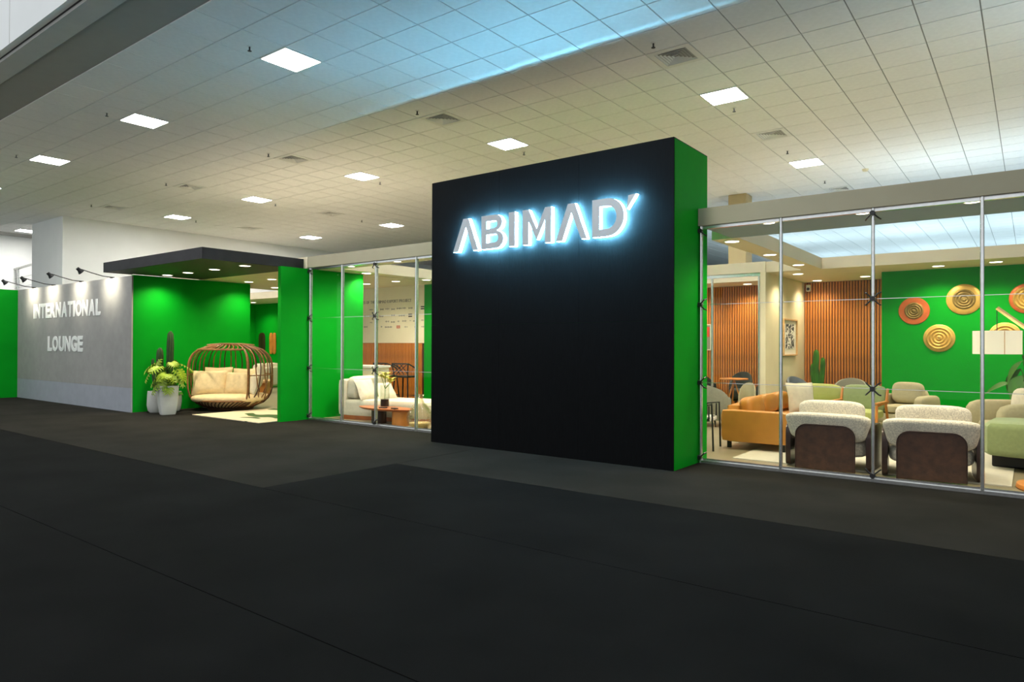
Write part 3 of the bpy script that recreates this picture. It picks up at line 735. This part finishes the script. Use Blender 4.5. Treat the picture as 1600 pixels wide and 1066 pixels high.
for k in range(9):
    a = k*.75; o = link('leaf', OLg, p2, (.13*math.cos(a), .13*math.sin(a), .62+.04*(k % 3))); o.rotation_euler = (R_(20), 0, a-PI/2)
p3 = pot('potted_creeper', 'short trailing plant in a round white pot half hidden behind the tall pot', (-15.38, 7.62, 0), [(.15, 0), (.18, .05), (.20, .2), (.19, .44), (.165, .44), (.165, .41)], soil_r=.165, soil_z=.41)
for k in range(14):
    a = k*2.4; o = link('leaf', OLg, p3, (.1*math.cos(a), .1*math.sin(a), .44+.02*(k % 4))); o.rotation_euler = (R_(-10+12*(k % 4)), 0, a-PI/2)

# far room behind the entrance
t = thing('wooden_board_art', 'wooden plank wall art on the far green wall, left board', 'wall art', (-23.28, 14.95, 1.53))
b = MB(); b.sup((0, -.02, 0), (.42, .04, .82), k=4, n=8); b.build('board', DARKW, t, True); b = MB(); b.box((.02, -.043, 0), (.02, .01, .6)); b.build('groove', BLKM, t)
t = thing('wooden_board_art', 'pale rounded wooden board art on the far green wall, right board', 'wall art', (-22.58, 14.95, 1.54))
for s_ in (-1, 1): b = MB(); b.sup((s_*.105, -.02, 0), (.2, .04, .8), k=4, n=8); b.build('board', ORANGEW, t, True)
def sofa(name, label, loc, rz, L, D, seat_h, arm_h, back_h, m, legm=BLKM, arm_w=.18, legs=.1, cushions=2, backm=None, cat='sofa', k=9, lean=.1):
    """sofa facing local -Y, centred, base at z=0"""
    t = thing(name, label, cat, loc, rz); backm = backm or m
    b = MB(); b.sup((0, .0, legs+(seat_h*.62-legs)/2), (L-.04, D-.06, seat_h*.62-legs), k=14, n=6); b.build('base', m, t, True)
    for s_ in (-1, 1):
        if arm_w: b = MB(); b.sup((s_*(L/2-arm_w/2), 0, (arm_h+legs)/2), (arm_w, D, arm_h-legs), k=k, n=8); b.build('arm', m, t, True)
    b = MB(); b.sup((0, D/2-.11, (back_h*.88+legs)/2), (L-2*arm_w+.02, .2, back_h*.88-legs), k=k, n=8); b.build('backrest', m, t, True)
    w_ = (L-2*arm_w)/cushions
    for c in range(cushions):
        x = -L/2+arm_w+w_*(c+.5)
        b = MB(); b.sup((x, -.07, seat_h*.62+seat_h*.19), (w_-.01, D-.22, seat_h*.38), k=5, n=8); b.build('seat_cushion', m, t, True)
        b = MB(); b.sup((x, D/2-.29, (seat_h+back_h)/2+.02), (w_-.01, .22, back_h-seat_h+.02), k=4, n=8, mtx=Matrix.Rotation(-lean, 3, 'X')); b.build('back_cushion', backm, t, True)
    if legs > .02:
        for sx in (-1, 1):
            for sy in (-1, 1): b = MB(); b.box((sx*(L/2-.1), sy*(D/2-.1), legs/2+.01), (.05, .05, legs+.02)); b.build('leg', legm, t)
    return t
fs = sofa('cream_sofa', 'cream sofa with tan seat in the far room behind the nest', (-21.2, 13.6, .004), R_(-60), 2.0, .9, .42, .58, .82, CREAMF, cushions=2)
scatter('cushion', 'white cushion on the far sofa behind the nest', CREAMF, fs, -.4, 0.02, .66, .45, .42, .16, 0, R_(-15))
t = thing('low_console', 'low wooden console with pale top in front of the far sofa', 'table', (-19.0, 12.2, .004), R_(-40))
b = MB(); b.box((0, 0, .36), (1.3, .5, .05), bev=.01); b.build('top', PALEW, t); b = MB(); b.box((0, 0, .17), (1.1, .4, .33)); b.build('body', ORANGEW, t)

# ------------------------------------------------------------------ left lounge behind glass
cz = thing('chaise_sofa', 'off-white chaise sofa with one high end behind the left glass', 'sofa', (-11.16, 8.86, .004), R_(13))
b = MB(); b.box((1.08, .48, .045), (2.06, .86, .09)); b.build('plinth', WOODT, cz)
b = MB(); b.sup((1.08, .48, .24), (2.16, .95, .33), k=14, n=8); b.build('seat_base', CREAMF, cz, True)
b = MB(); b.sup((.11, .48, .44), (.20, .95, .72), k=14, n=8); b.build('end_panel', CREAMF, cz, True)
b = MB(); b.sup((.32, .46, .63), (.26, .86, .44), k=7, n=8, mtx=Matrix.Rotation(R_(8), 3, 'Y')); b.build('back_cushion', CREAMF, cz, True)
scatter('cushion', 'large off-white cushion leaning on the high end of the chaise', CREAMF, cz, .54, .22, .60, .46, .46, .16, R_(78), R_(-28), 'off-white cushions on the chaise')
scatter('cushion', 'smaller off-white cushion in front of the large one on the chaise', CREAMF, cz, .78, .56, .56, .42, .40, .15, R_(70), R_(-38), 'off-white cushions on the chaise')
ct = thing('coffee_table', 'low oval wooden coffee table with drum foot behind the left glass', 'table', (-9.72, 8.86, .004))
b = MB(); b.lathe([(0, .27), (.62, .27), (.69, .295), (.70, .31), (.0, .31)], n=40, sy=.40); b.build('top', WOODT, ct, True)
b = MB(); b.lathe([(.17, 0), (.17, .275)], c=(.40, 0, 0), n=24, sy=.9); b.build('drum_leg', ORANGEW, ct, True)
b = MB(); b.lathe([(.15, 0), (.15, .275)], c=(-.22, .02, 0), n=24, sy=.9); b.build('drum_leg', DARKW, ct, True)
for x, y, a in ((.05, -.12, .2), (.34, -.1, -.3)):
    o = MB(); o.box((0, 0, 0), (.13, .09, .02)); o = o.build('book', DARKM); o.location = (-9.72+x, 8.86+y, .324); o.rotation_euler = (0, 0, a)
    tag(o, 'small dark coaster block on the coffee table, ' + ('beside the flower vase' if x < .2 else 'over the drum foot'), 'coaster')
v = thing('flower_vase', 'tall clear glass vase of yellow lilies on the coffee table', 'vase', (-9.80, 8.90, .314))
b = MB(); b.lathe([(.0, 0), (.085, 0), (.085, .42), (.08, .42), (.08, .02), (0, .02)], n=24); b.build('glass', VGLASS, v, True)
b = MB(); b.lathe([(0, .021), (.078, .021), (.078, .15), (0, .15)], n=20); b.build('filler', WOODB, v, True)
LILY = oval_leaf(.16, .06, mat('lily_petal', S(206, 204, 70), .5, var=.15), .5)
for k in range(5):
    a = k*1.3; e = Vector((.05+.13*math.cos(a)*.8, .08*math.sin(a), .46+.035*k))
    b = MB(); b.tube([(0, 0, .15), (.01, 0, .35), e], .005, 5); b.build('stem', LEAFG, v)
    for q in range(5):
        o = link('petal', LILY, v, e); o.rotation_euler = (R_(50), 0, q*1.256+a)
bv = thing('demijohn_vase', 'large rounded hammered glass bottle vase on the floor behind the glass', 'vase', (-8.765, 8.80, .004))
b = MB(); b.lathe([(.0, 0), (.15, .0), (.22, .07), (.245, .17), (.23, .27), (.16, .38), (.08, .46), (.06, .52), (.06, .58), (.085, .60), (.078, .605), (.05, .575), (.05, .52), (.07, .455), (.15, .37), (.215, .27), (.23, .17), (.2, .075), (.14, .012), (0, .012)], n=40); b.build('glass', HGLASS, bv, True)
b = MB(); b.lathe([(0, .014), (.15, .02), (.19, .08), (.19, .10), (0, .11)], n=24); b.build('pebble_fill', mat('pale_pebbles', S(226, 196, 130), .4, var=.5, scale=60, bump=1, bscale=60), bv, True)
t = thing('reception_counter', 'cream counter block beside the wooden brand wall', 'counter', (-12.55, 10.75, .004))
b = MB(); b.box((0, 0, .48), (1.1, .55, .96)); b.build('body', CREAMW, t); b = MB(); b.box((0, 0, .99), (1.16, .61, .05), bev=.008); b.build('worktop', TRIMW, t)
def bar_stool(loc, rz, label):
    t = thing('bar_stool', label, 'stool', loc, rz, 'black bar stools')
    b = MB(); b.sup((0, 0, .74), (.44, .42, .05), k=6, n=6); b.build('seat', BLKM, t, True)
    for sx in (-1, 1):
        for sy in (-1, 1): b = MB(); b.tube([(sx*.18, sy*.17, .73), (sx*.24, sy*.23, 0)], .017, 8); b.build('leg', BLKM, t, True)
    for z, k in ((.28, .222),): b = MB(); b.tube([(-k, -k, z), (k, -k, z), (k, k, z), (-k, k, z)], .011, 6, closed=True); b.build('footrest', BLKM, t, True)
    for sx in (-1, 1): b = MB(); b.tube([(sx*.19, .18, .74), (sx*.23, .22, 1.06)], .014, 6); b.build('back_post', BLKM, t, True)
    b = MB(); b.tube([(-.23, -.12, .93), (-.23, .2, 1.05), (.23, .2, 1.05), (.23, -.12, .93)], .016, 6); b.build('back_rail', BLKM, t, True)
    for q in range(5): b = MB(); b.tube([(-.22+.11*q, .21, .80), (-.22+.11*((q+2) % 5), .22, 1.05)], .01, 5); b.build('back_weave', BLKM, t)
    return t
bar_stool((-12.55, 11.45, .004), PI, 'black bar stool half hidden behind the cream counter')
bar_stool((-11.95, 11.5, .004), PI+.2, 'black bar stool with woven back before the slatted brand wall')
# brand wall print
bw = thing('brand_print', 'printed title and rows of small dark brand marks on the cream wall', 'sign', (0, 0, 0))
YB0, YB1 = 12.445, 12.4495
lettering(bw, 'MEMBERS OF THE ABIMAD EXPORT PROJECT', -15.0, -12.72, 2.615, .075, YB0, YB1, GREYI, 0, .12)
def mark(xc, zc, wd, ht, m): bx('brand_mark', m, xc-wd/2, xc+wd/2, YB0, YB1, zc-ht/2, zc+ht/2, bw)
def pxmark(cx, cy): # position on the brand wall measured from the photograph, at the wall's own distance
    p = (545+cx/7.61, 420+cy/7.61); d = fw + rt*(p[0]-800)/F - up*(p[1]-533)/F; q = EYE + d*(12.447/d.y); return q.x, q.z
for cx, cy, n_, wd in ((265, 488, 5, .02), (393, 484, 4, .025), (457, 478, 5, .014), (525, 482, 4, .02), (600, 472, 6, .02), (658, 468, 4, .018), (735, 468, 5, .02), (262, 565, 4, .016), (190, 565, 2, .02), (390, 567, 5, .02), (525, 555, 4, .025), (630, 557, 7, .02), (265, 640, 3, .014), (455, 628, 5, .016), (525, 634, 5, .02), (590, 626, 3, .012), (660, 622, 5, .016), (733, 618, 2, .012), (780, 622, 3, .02), (875, 612, 3, .016), (200, 693, 5, .02), (315, 696, 2, .02), (390, 690, 2, .02), (470, 694, 9, .02), (680, 692, 4, .012), (800, 690, 4, .016), (880, 690, 4, .016)):
    x, z = pxmark(cx, cy)
    for k in range(n_): mark(x+(k-(n_-1)/2)*.032, z, wd, .022+.02*((k*7+cx) % 3 == 0), GREYI)
for cx, cy in ((878, 462), (730, 553)):
    x, z = pxmark(cx, cy); mark(x, z+.022, .135, .03, BLACKI); mark(x, z-.03, .135, .03, BLACKI)
x, z = pxmark(588, 692); mark(x, z+.03, .125, .016, REDI); mark(x, z-.03, .125, .016, REDI); mark(x-.055, z, .016, .05, REDI); mark(x+.055, z, .016, .05, REDI); mark(x, z, .07, .02, REDI)
x, z = pxmark(180, 408)

# ------------------------------------------------------------------ right lounge
tag(bx('lounge_rug', RUGC, -3.17, -.17, 9.03, 12.4, .004, .016), 'large cream rug under the boucle armchairs', 'rug')
def armchair(label, loc, rz):
    """back faces local -Y (towards the glass)"""
    t = thing('boucle_armchair', label, 'armchair', loc, rz, 'boucle armchairs with brown leather backs')
    def panel_shape(b, wd, ht, tk, r, y, x=0, plane='XZ'):
        poly = [(-wd/2, 0), (wd/2, 0)] + arc(wd/2-r, ht-r, r, r, 0, PI/2, 8) + arc(-wd/2+r, ht-r, r, r, PI/2, PI, 8)
        b.prism(poly, -tk/2, tk/2)
        if plane == 'YZ': b.xf(Matrix.Rotation(PI/2, 4, 'Z'))
        b.xf(Matrix.Translation((x, y, 0)))
        return b
    panel_shape(MB(), .66, .535, .035, .13, -.455).build('leather_back_panel', LEATHB, t, True)
    b = MB(); b.tube([(-.33, -.475, .0)]+[(x, -.475, z) for x, z in ([(-.33, .40)] + arc(-.20, .405, .13, .13, PI, PI/2, 6) + arc(.20, .405, .13, .13, PI/2, 0, 6) + [(.33, 0)])], .008, 5); b.build('piping', DARKW, t, True)
    for s_ in (-1, 1):
        poly = arc(-.06, .06, .06, .06, PI, 1.5*PI, 5) + arc(.52, .06, .06, .06, 1.5*PI, 2*PI, 5) + arc(.42, .38, .16, .16, 0, PI/2, 8) + arc(.02, .40, .14, .14, PI/2, PI, 8)
        b = MB(); b.prism([(x-.28, z) for x, z in poly], -.03, .03); b.xf(Matrix.Translation((s_*.455, .06, 0)) @ Matrix.Rotation(PI/2, 4, 'Z')); b.build('side_panel', DARKW, t, True)
    def flare(q):
        q = q.copy(); f = (q.z+.17)/.34; q.x *= .86+.17*max(0, f)**1.6; q.y -= .07*max(0, f)**2; return q
    b = MB(); b.sup((0, -.29, .50), (.99, .22, .34), k=5, n=12, fn=flare); b.build('back_cushion', BOUCLE, t, True)
    b = MB(); b.sup((0, .06, .25), (.84, .80, .22), k=5, n=10); b.build('lower_cushion', BOUCLE, t, True)
    b = MB(); b.sup((0, .10, .40), (.82, .72, .14), k=5, n=10); b.build('seat_cushion', BOUCLE, t, True)
    b = MB(); b.sup((.02, -.20, .68), (.74, .18, .28), k=4.2, n=10); b.build('bolster', BOUCLE, t, True)
    return t
armchair('cream boucle armchair with brown leather back panel, nearer the tan sofa', (-1.98, 9.28, .016), 0)
armchair('cream boucle armchair with brown leather back panel, nearer the sage sofa', (-.94, 9.28, .016), R_(7))
ts = sofa('leather_sofa', 'tan leather sofa seen from its arm end behind the glass', (-3.15, 11.05, .016), R_(90), 2.45, .96, .42, .555, .70, TAN, arm_w=.20, legs=.1, cushions=3, k=16, lean=.15)
sc_ = scatter('cushion', 'cream striped cushion at the end of the tan leather sofa', CREAMF, None, -3.0, 11.75, .66, .50, .50, .16, R_(50), R_(-12))
def easy_chair(name, label, loc, rz, wd, dp, seat_h, back_h, m, frame=None, tub=True, cat='armchair', group=None):
    """tub chair facing local -Y"""
    t = thing(name, label, cat, loc, rz, group)
    n = 20; b = MB(); rows = []
    for k in range(n+1):
        a = PI*(-.08+1.16*k/n); f = math.sin(max(0, min(PI, a)))
        hh = seat_h+.12+(back_h-seat_h-.12)*f**.7; c, s_ = math.cos(a), math.sin(a)
        ro, ri = 1.0, .80
        rows.append([b.bm.verts.new((wd/2*r*c, dp/2*r*s_, z)) for r, z in ((ro*.94, .12), (ro, seat_h*.6), (ro, hh-.05), (ro*.95, hh), (ri*1.05, hh), (ri, hh-.06), (ri, .14))])
    for A, B in zip(rows, rows[1:]):
        for q in range(7): b.bm.faces.new((A[q], A[(q+1) % 7], B[(q+1) % 7], B[q]))
    b.bm.faces.new(rows[0]); b.bm.faces.new(rows[-1][::-1]); b.build('shell', m, t, True)
    b = MB(); b.sup((0, -.04, seat_h*.72), (wd*.80, dp*.84, seat_h*.56), k=5, n=8); b.build('seat_cushion', m, t, True)
    for sx in (-1, 1):
        for sy in (-1, 1): b = MB(); b.tube([(sx*wd*.28, sy*dp*.26, .15), (sx*wd*.34, sy*dp*.32, 0)], [.02, .013], 8); b.build('leg', frame or DARKW, t, True)
    return t
easy_chair('tub_chair', 'grey-beige tub chair against the slatted wall beyond the sage chair', (-2.95, 15.35, .004), R_(8), .72, .68, .42, .84, GREYF)
easy_chair('tub_chair', 'blue-grey leather shell chair below the framed print', (-4.0, 15.7, .004), R_(60), .62, .6, .43, .83, BLUEG)
# lime sofa end and wood framed sage chair
ls = sofa('lime_sofa', 'lime green two-seat sofa behind the left boucle armchair', (-3.28, 13.75, .004), 0, .98, .82, .42, .5, .76, LIME, arm_w=.0, cushions=1, legs=.1, k=8)
def wood_chair(label, loc, rz):
    t = thing('wood_frame_armchair', label, 'armchair', loc, rz)
    for sx in (-1, 1):
        b = MB(); b.tube([(sx*.36, -.34, 0), (sx*.36, -.32, .52), (sx*.36, .30, .56)], .022, 8); b.build('side_frame', ORANGEW, t, True)
        b = MB(); b.tube([(sx*.36, .42, 0), (sx*.36, .20, .5), (sx*.36, .32, .78)], .022, 8); b.build('leg', ORANGEW, t, True)
        b = MB(); b.box((sx*.36, -.04, .565), (.06, .66, .03), bev=.008); b.build('armrest', ORANGEW, t)
    b = MB(); b.sup((0, -.02, .36), (.66, .66, .15), k=6, n=8); b.build('seat_cushion', LIME, t, True)
    b = MB(); b.sup((0, .30, .60), (.68, .17, .46), k=6, n=8, mtx=Matrix.Rotation(R_(-12), 3, 'X')); b.build('back_cushion', SAGE, t, True)
    return t
wood_chair('sage armchair with orange wooden frame between the boucle armchairs', (-2.33, 12.80, .004), R_(-6))
bs = sofa('beige_armchair', 'wide beige armchair at the left foot of the green disc wall', (-1.88, 14.6, .004), R_(-14), .95, .85, .42, .6, .80, BEIGEF, arm_w=.2, cushions=1, legs=.08, cat='armchair', k=5)
cs = sofa('cream_armchair', 'pale cream rounded armchair behind the sage sofa', (-.18, 12.15, .016), R_(-62), 1.1, .9, .42, .70, .86, BEIGEF, arm_w=.24, cushions=1, legs=.06, backm=CREAMF, cat='armchair', k=4.5)
gs = thing('sage_sofa', 'big rounded sage green sofa at the right edge behind the glass', 'sofa', (.62, 10.45, .016), R_(-4))
b = MB(); b.sup((0, .0, .37), (2.16, .96, .42), k=12, n=12); b.build('body', SAGE, gs, True)
b = MB(); b.sup((.20, .28, .55), (1.76, .40, .36), k=12, n=10); b.build('backrest', SAGE, gs, True)
b = MB(); b.sup((.55, -.15, .60), (.9, .5, .10), k=6, n=8); b.build('seat_cushion', SAGE, gs, True)
for x in (-.80, .30): b = MB(); b.box((x, .12, .09), (.42 if x < 0 else 1.2, .5, .18), bev=.02); b.build('plinth', BLKM, gs)
t = thing('pedestal_table', 'round pale wooden base of a pedestal table at the lower right corner', 'table', (.34, 9.10, .004))
b = MB(); b.lathe([(.0, 0), (.47, 0), (.48, .015), (.47, .05), (0, .055)], n=40); b.build('base', ORANGEW, t, True)
b = MB(); b.tube([(0, 0, .05), (0, 0, .48)], .03, 12); b.build('stem', ORANGEW, t, True)
b = MB(); b.lathe([(0, .48), (.24, .48), (.25, .50), (.24, .515), (0, .515)], n=32); b.build('top', ORANGEW, t, True)
# floor lamp
lp = thing('arc_floor_lamp', 'floor lamp with pale wooden arm and hanging cream drum shade', 'lamp', (.75, 12.6, .004))
b = MB(); b.lathe([(0, 0), (.2, 0), (.2, .025), (0, .03)], n=28); b.build('base', BLKM, lp, True)
b = MB(); b.tube([(0, 0, .02), (0, 0, 1.35)], .022, 10); b.build('pole', PALEW, lp, True)
b = MB(); A_ = Vector((.22, .02, .86)); B_ = Vector((-1.16, -.1, 2.08)); b.tube([A_, B_], .032, 6); b.build('arm', PALEW, lp)
b = MB(); b.tube([(-1.16, -.1, 2.085), (-1.16, -.1, 1.72)], .006, 5); b.build('cord', BLKM, lp)
sh = MB(); sh.lathe([(.305, 1.39), (.305, 1.735), (.295, 1.735), (.295, 1.39)], c=(-1.16, -.1, 0), n=40); sh = sh.build('shade', SHADE, lp, True)
b = MB(); b.box((-1.06, -.1-.292, 1.562), (.008, .012, .34)); b.build('seam', PALEW, sh)
l = bpy.data.lights.new('lamp_bulb', 'POINT'); l.energy = 14; l.color = WARM; l.shadow_soft_size = .06
lo = bpy.data.objects.new('lamp_bulb', l); COL.objects.link(lo); lo.parent = lp; lo.location = (-1.16, -.1, 1.55)
# large leaved plant at right
pp = pot('fiddle_leaf_plant', 'broad-leaved dark green plant behind the sage sofa', (.12, 13.45, .004), [(.15, 0), (.19, .3), (.20, .42), (.18, .42), (.17, .38)], m=DGREYF, soil_r=.17, soil_z=.38)
BL = oval_leaf(.50, .27, LEAFG, .3)
for k in range(28):
    az = k*2.399; el = R_(38+3.2*(k % 15)); ln = .34+.026*k
    d = Vector((math.cos(az)*math.cos(el)*.75, math.sin(az)*math.cos(el)*.75, math.sin(el))); e = Vector((0, 0, .40))+d*ln*.95
    b = MB(); b.tube([(0, 0, .36), e*.5+Vector((0, 0, .2)), e], .008, 5); b.build('leaf_stalk', LEAFG, pp)
    o = link('leaf', BL, pp, e); o.rotation_euler = (R_(random.uniform(-55, 5)), R_(random.uniform(-25, 25)), az-PI/2); s_ = .8+.3*random.random(); o.scale = (s_,)*3
# tall cactus before the slatted wall
cp = pot('potted_euphorbia', 'green branching cactus in a dark pot before the slatted wall', (-3.92, 16.75, .004), [(.14, 0), (.17, .3), (.18, .40), (.16, .40), (.155, .36)], m=DGREYF, soil_r=.15, soil_z=.36)
for pts, r in ((((0, 0, .36), (0, 0, .7), (-.03, 0, 1.0), (-.02, 0, 1.25), (-.02, 0, 1.38), (-.02, 0, 1.42)), .07), (((.02, 0, .5), (.09, 0, .7), (.11, 0, .9), (.12, 0, 1.1), (.12, 0, 1.2), (.12, 0, 1.24)), .06), (((-.02, 0, .5), (-.08, 0, .65), (-.10, 0, .85), (-.10, 0, 1.0), (-.1, 0, 1.06), (-.1, 0, 1.1)), .05)):
    b = MB(); cactus_col(b, pts, r, 6); b.build('cactus_stem', LEAFG, cp, True)
t = thing('side_table', 'low dark side table at the foot of the slatted wall', 'table', (-3.52, 16.55, .004))
b = MB(); b.lathe([(0, .58), (.3, .58), (.3, .605), (0, .605)], n=28); b.build('top', GREYF, t, True); b = MB(); b.tube([(0, 0, .02), (0, 0, .58)], .03, 10); b.build('stem', DARKM, t, True)
b = MB(); b.lathe([(0, 0), (.18, 0), (.18, .02), (0, .025)], n=24); b.build('base', DARKM, t, True)
# woven black chair by the sign wall
wc = thing('woven_chair', 'black metal armchair with woven sides and striped cushion beside the tan sofa', 'chair', (-3.92, 9.68, .004), R_(100))
for sx in (-1, 1):
    b = MB(); b.tube([(sx*.27, -.28, 0), (sx*.28, -.26, .66), (sx*.28, .22, .60)], .014, 8); b.build('front_leg', BLKM, wc, True)
    b = MB(); b.tube([(sx*.27, .28, 0), (sx*.25, .22, .42), (sx*.25, .30, .80)], .014, 8); b.build('rear_leg', BLKM, wc, True)
    for k in range(7): b = MB(); b.tube([(sx*.275, -.22+.07*k, .42), (sx*.28, -.22+.07*k, .64-.006*k)], .011, 5); b.build('side_cord', BLKM, wc)
for k in range(8): b = MB(); b.tube([(-.22+.063*k, .235, .44), (-.22+.063*k, .30, .78)], .011, 5); b.build('back_cord', BLKM, wc)
b = MB(); b.tube([(-.25, .30, .80), (.25, .30, .80)], .014, 8); b.build('top_rail', BLKM, wc, True)
b = MB(); b.sup((0, 0, .44), (.52, .50, .07), k=6, n=8); b.build('seat', ARTST, wc, True)
# meeting corner
easy_chair('tub_chair', 'large grey armchair behind the woven chair', (-4.86, 12.6, .004), R_(170), .8, .78, .42, .78, GREYF)
easy_chair('meeting_chair', 'dark grey chair at the left of the meeting table', (-6.25, 16.2, .004), R_(90), .56, .56, .45, .82, DGREYF, BLKM, cat='chair', group='dark chairs in the meeting corner')
easy_chair('meeting_chair', 'dark grey chair behind the meeting table', (-5.72, 16.85, .004), 0, .56, .56, .45, .86, DGREYF, BLKM, cat='chair', group='dark chairs in the meeting corner')
easy_chair('meeting_chair', 'dark grey chair at the right of the meeting table', (-4.98, 16.2, .004), R_(-90), .56, .56, .45, .84, DGREYF, BLKM, cat='chair', group='dark chairs in the meeting corner')
t = thing('meeting_table', 'small round wooden table among the dark meeting chairs', 'table', (-5.62, 16.1, .004))
b = MB(); b.lathe([(0, .70), (.32, .70), (.33, .715), (.32, .73), (0, .73)], n=32); b.build('top', ORANGEW, t, True)
for k in range(3): b = MB(); b.tube([(0, 0, .70), (.24*math.cos(k*2.1), .24*math.sin(k*2.1), 0)], .018, 8); b.build('leg', ORANGEW, t, True)
easy_chair('tub_chair', 'small pale yellow stool-like chair beside the cream wall end', (-4.62, 14.0, .004), R_(0), .34, .34, .40, .75, BEIGEF)
# wall pieces
def disc(label, x, z, r, rim, core, inner=.66, nring=4):
    t = thing('wall_disc', label, 'wall disc', (x, 15.84, z), group='ringed metal discs on the green wall')
    b = MB(); b.lathe([(r, 0), (r, .012), (r*.97, .02), (r*inner, .026), (.001, .026)], axis='Y', n=56); b.build('rim', rim, t, True)
    pr = [(r*inner, .02)]
    for k in range(61):
        f = 1-k/60; pr.append((max(.001, r*(inner-.01)*f), .030+.020*(.5-.5*math.cos(2*PI*f*nring))+.012*(1-f)))
    b = MB(); b.lathe(pr, axis='Y', n=56); b.build('rings', core, t, True)
    b = MB(); b.lathe([(r*.06, .03), (r*.055, .062), (.001, .07)], axis='Y', n=20); b.build('boss', DARKB, t, True)
disc('copper-red ringed disc, leftmost on the green wall', -1.88, 2.22, .275, COPPER, DARKB, .62, 4)
disc('largest gold disc with dark ringed centre', -1.04, 2.42, .295, GOLD, DARKB)
disc('gold ringed disc hanging lowest between the copper and large gold discs', -1.45, 1.67, .27, GOLD, GOLD, .86, 4)
disc('copper ringed disc cut by the right edge of the picture', -.06, 2.40, .28, COPPER, GOLD, .8, 4)
disc('gold ringed disc half hidden behind the cream lamp shade', -.40, 1.70, .26, GOLD, GOLD, .86, 4)
fr = thing('framed_print', 'tall wooden framed black and white abstract print on the cream wall', 'picture', (-4.39, 16.18, 1.70))
for y, z, dy, dz in ((0, .40, 1.08, .03), (0, -.40, 1.08, .03), (-.53, 0, .025, .80), (.53, 0, .025, .80)):
    b = MB(); b.box((.025, y, z), (.05, dy, dz)); b.build('frame', PALEW, fr)
b = MB(); b.box((.008, 0, 0), (.012, 1.04, .78)); b.build('mount', PAPER, fr); b = MB(); b.box((.017, .02, .02), (.006, .66, .56)); b.build('print', ARTBW, fr)
fr = thing('framed_print', 'white framed print with a red block in the meeting corner', 'picture', (-6.95, 17.49, 1.73))
for x, z, dx, dz in ((0, .33, .5, .025), (0, -.33, .5, .025), (-.24, 0, .025, .65), (.24, 0, .025, .65)):
    b = MB(); b.box((x, -.02, z), (dx, .03, dz)); b.build('frame', PAPER, fr)
b = MB(); b.box((0, -.008, 0), (.46, .012, .64)); b.build('print', GREYF, fr); b = MB(); b.box((.02, -.016, .14), (.36, .004, .26)); b.build('red_block', REDI, fr)
sk = thing('wall_speaker', 'small white speaker high in the corner by the slatted wall', 'speaker', (-4.28, 17.44, 2.90))
b = MB(); b.box((0, 0, 0), (.10, .09, .16), bev=.015); b.build('cabinet', SPKW, sk, True); b = MB(); b.lathe([(.035, .0), (.03, .006), (.001, .003)], c=(0, -.046, -.02), axis='Y', n=16); b.build('cone', DARKM, sk)
b = MB(); b.box((0, .055, 0), (.03, .04, .03)); b.build('bracket', SPKW, sk)
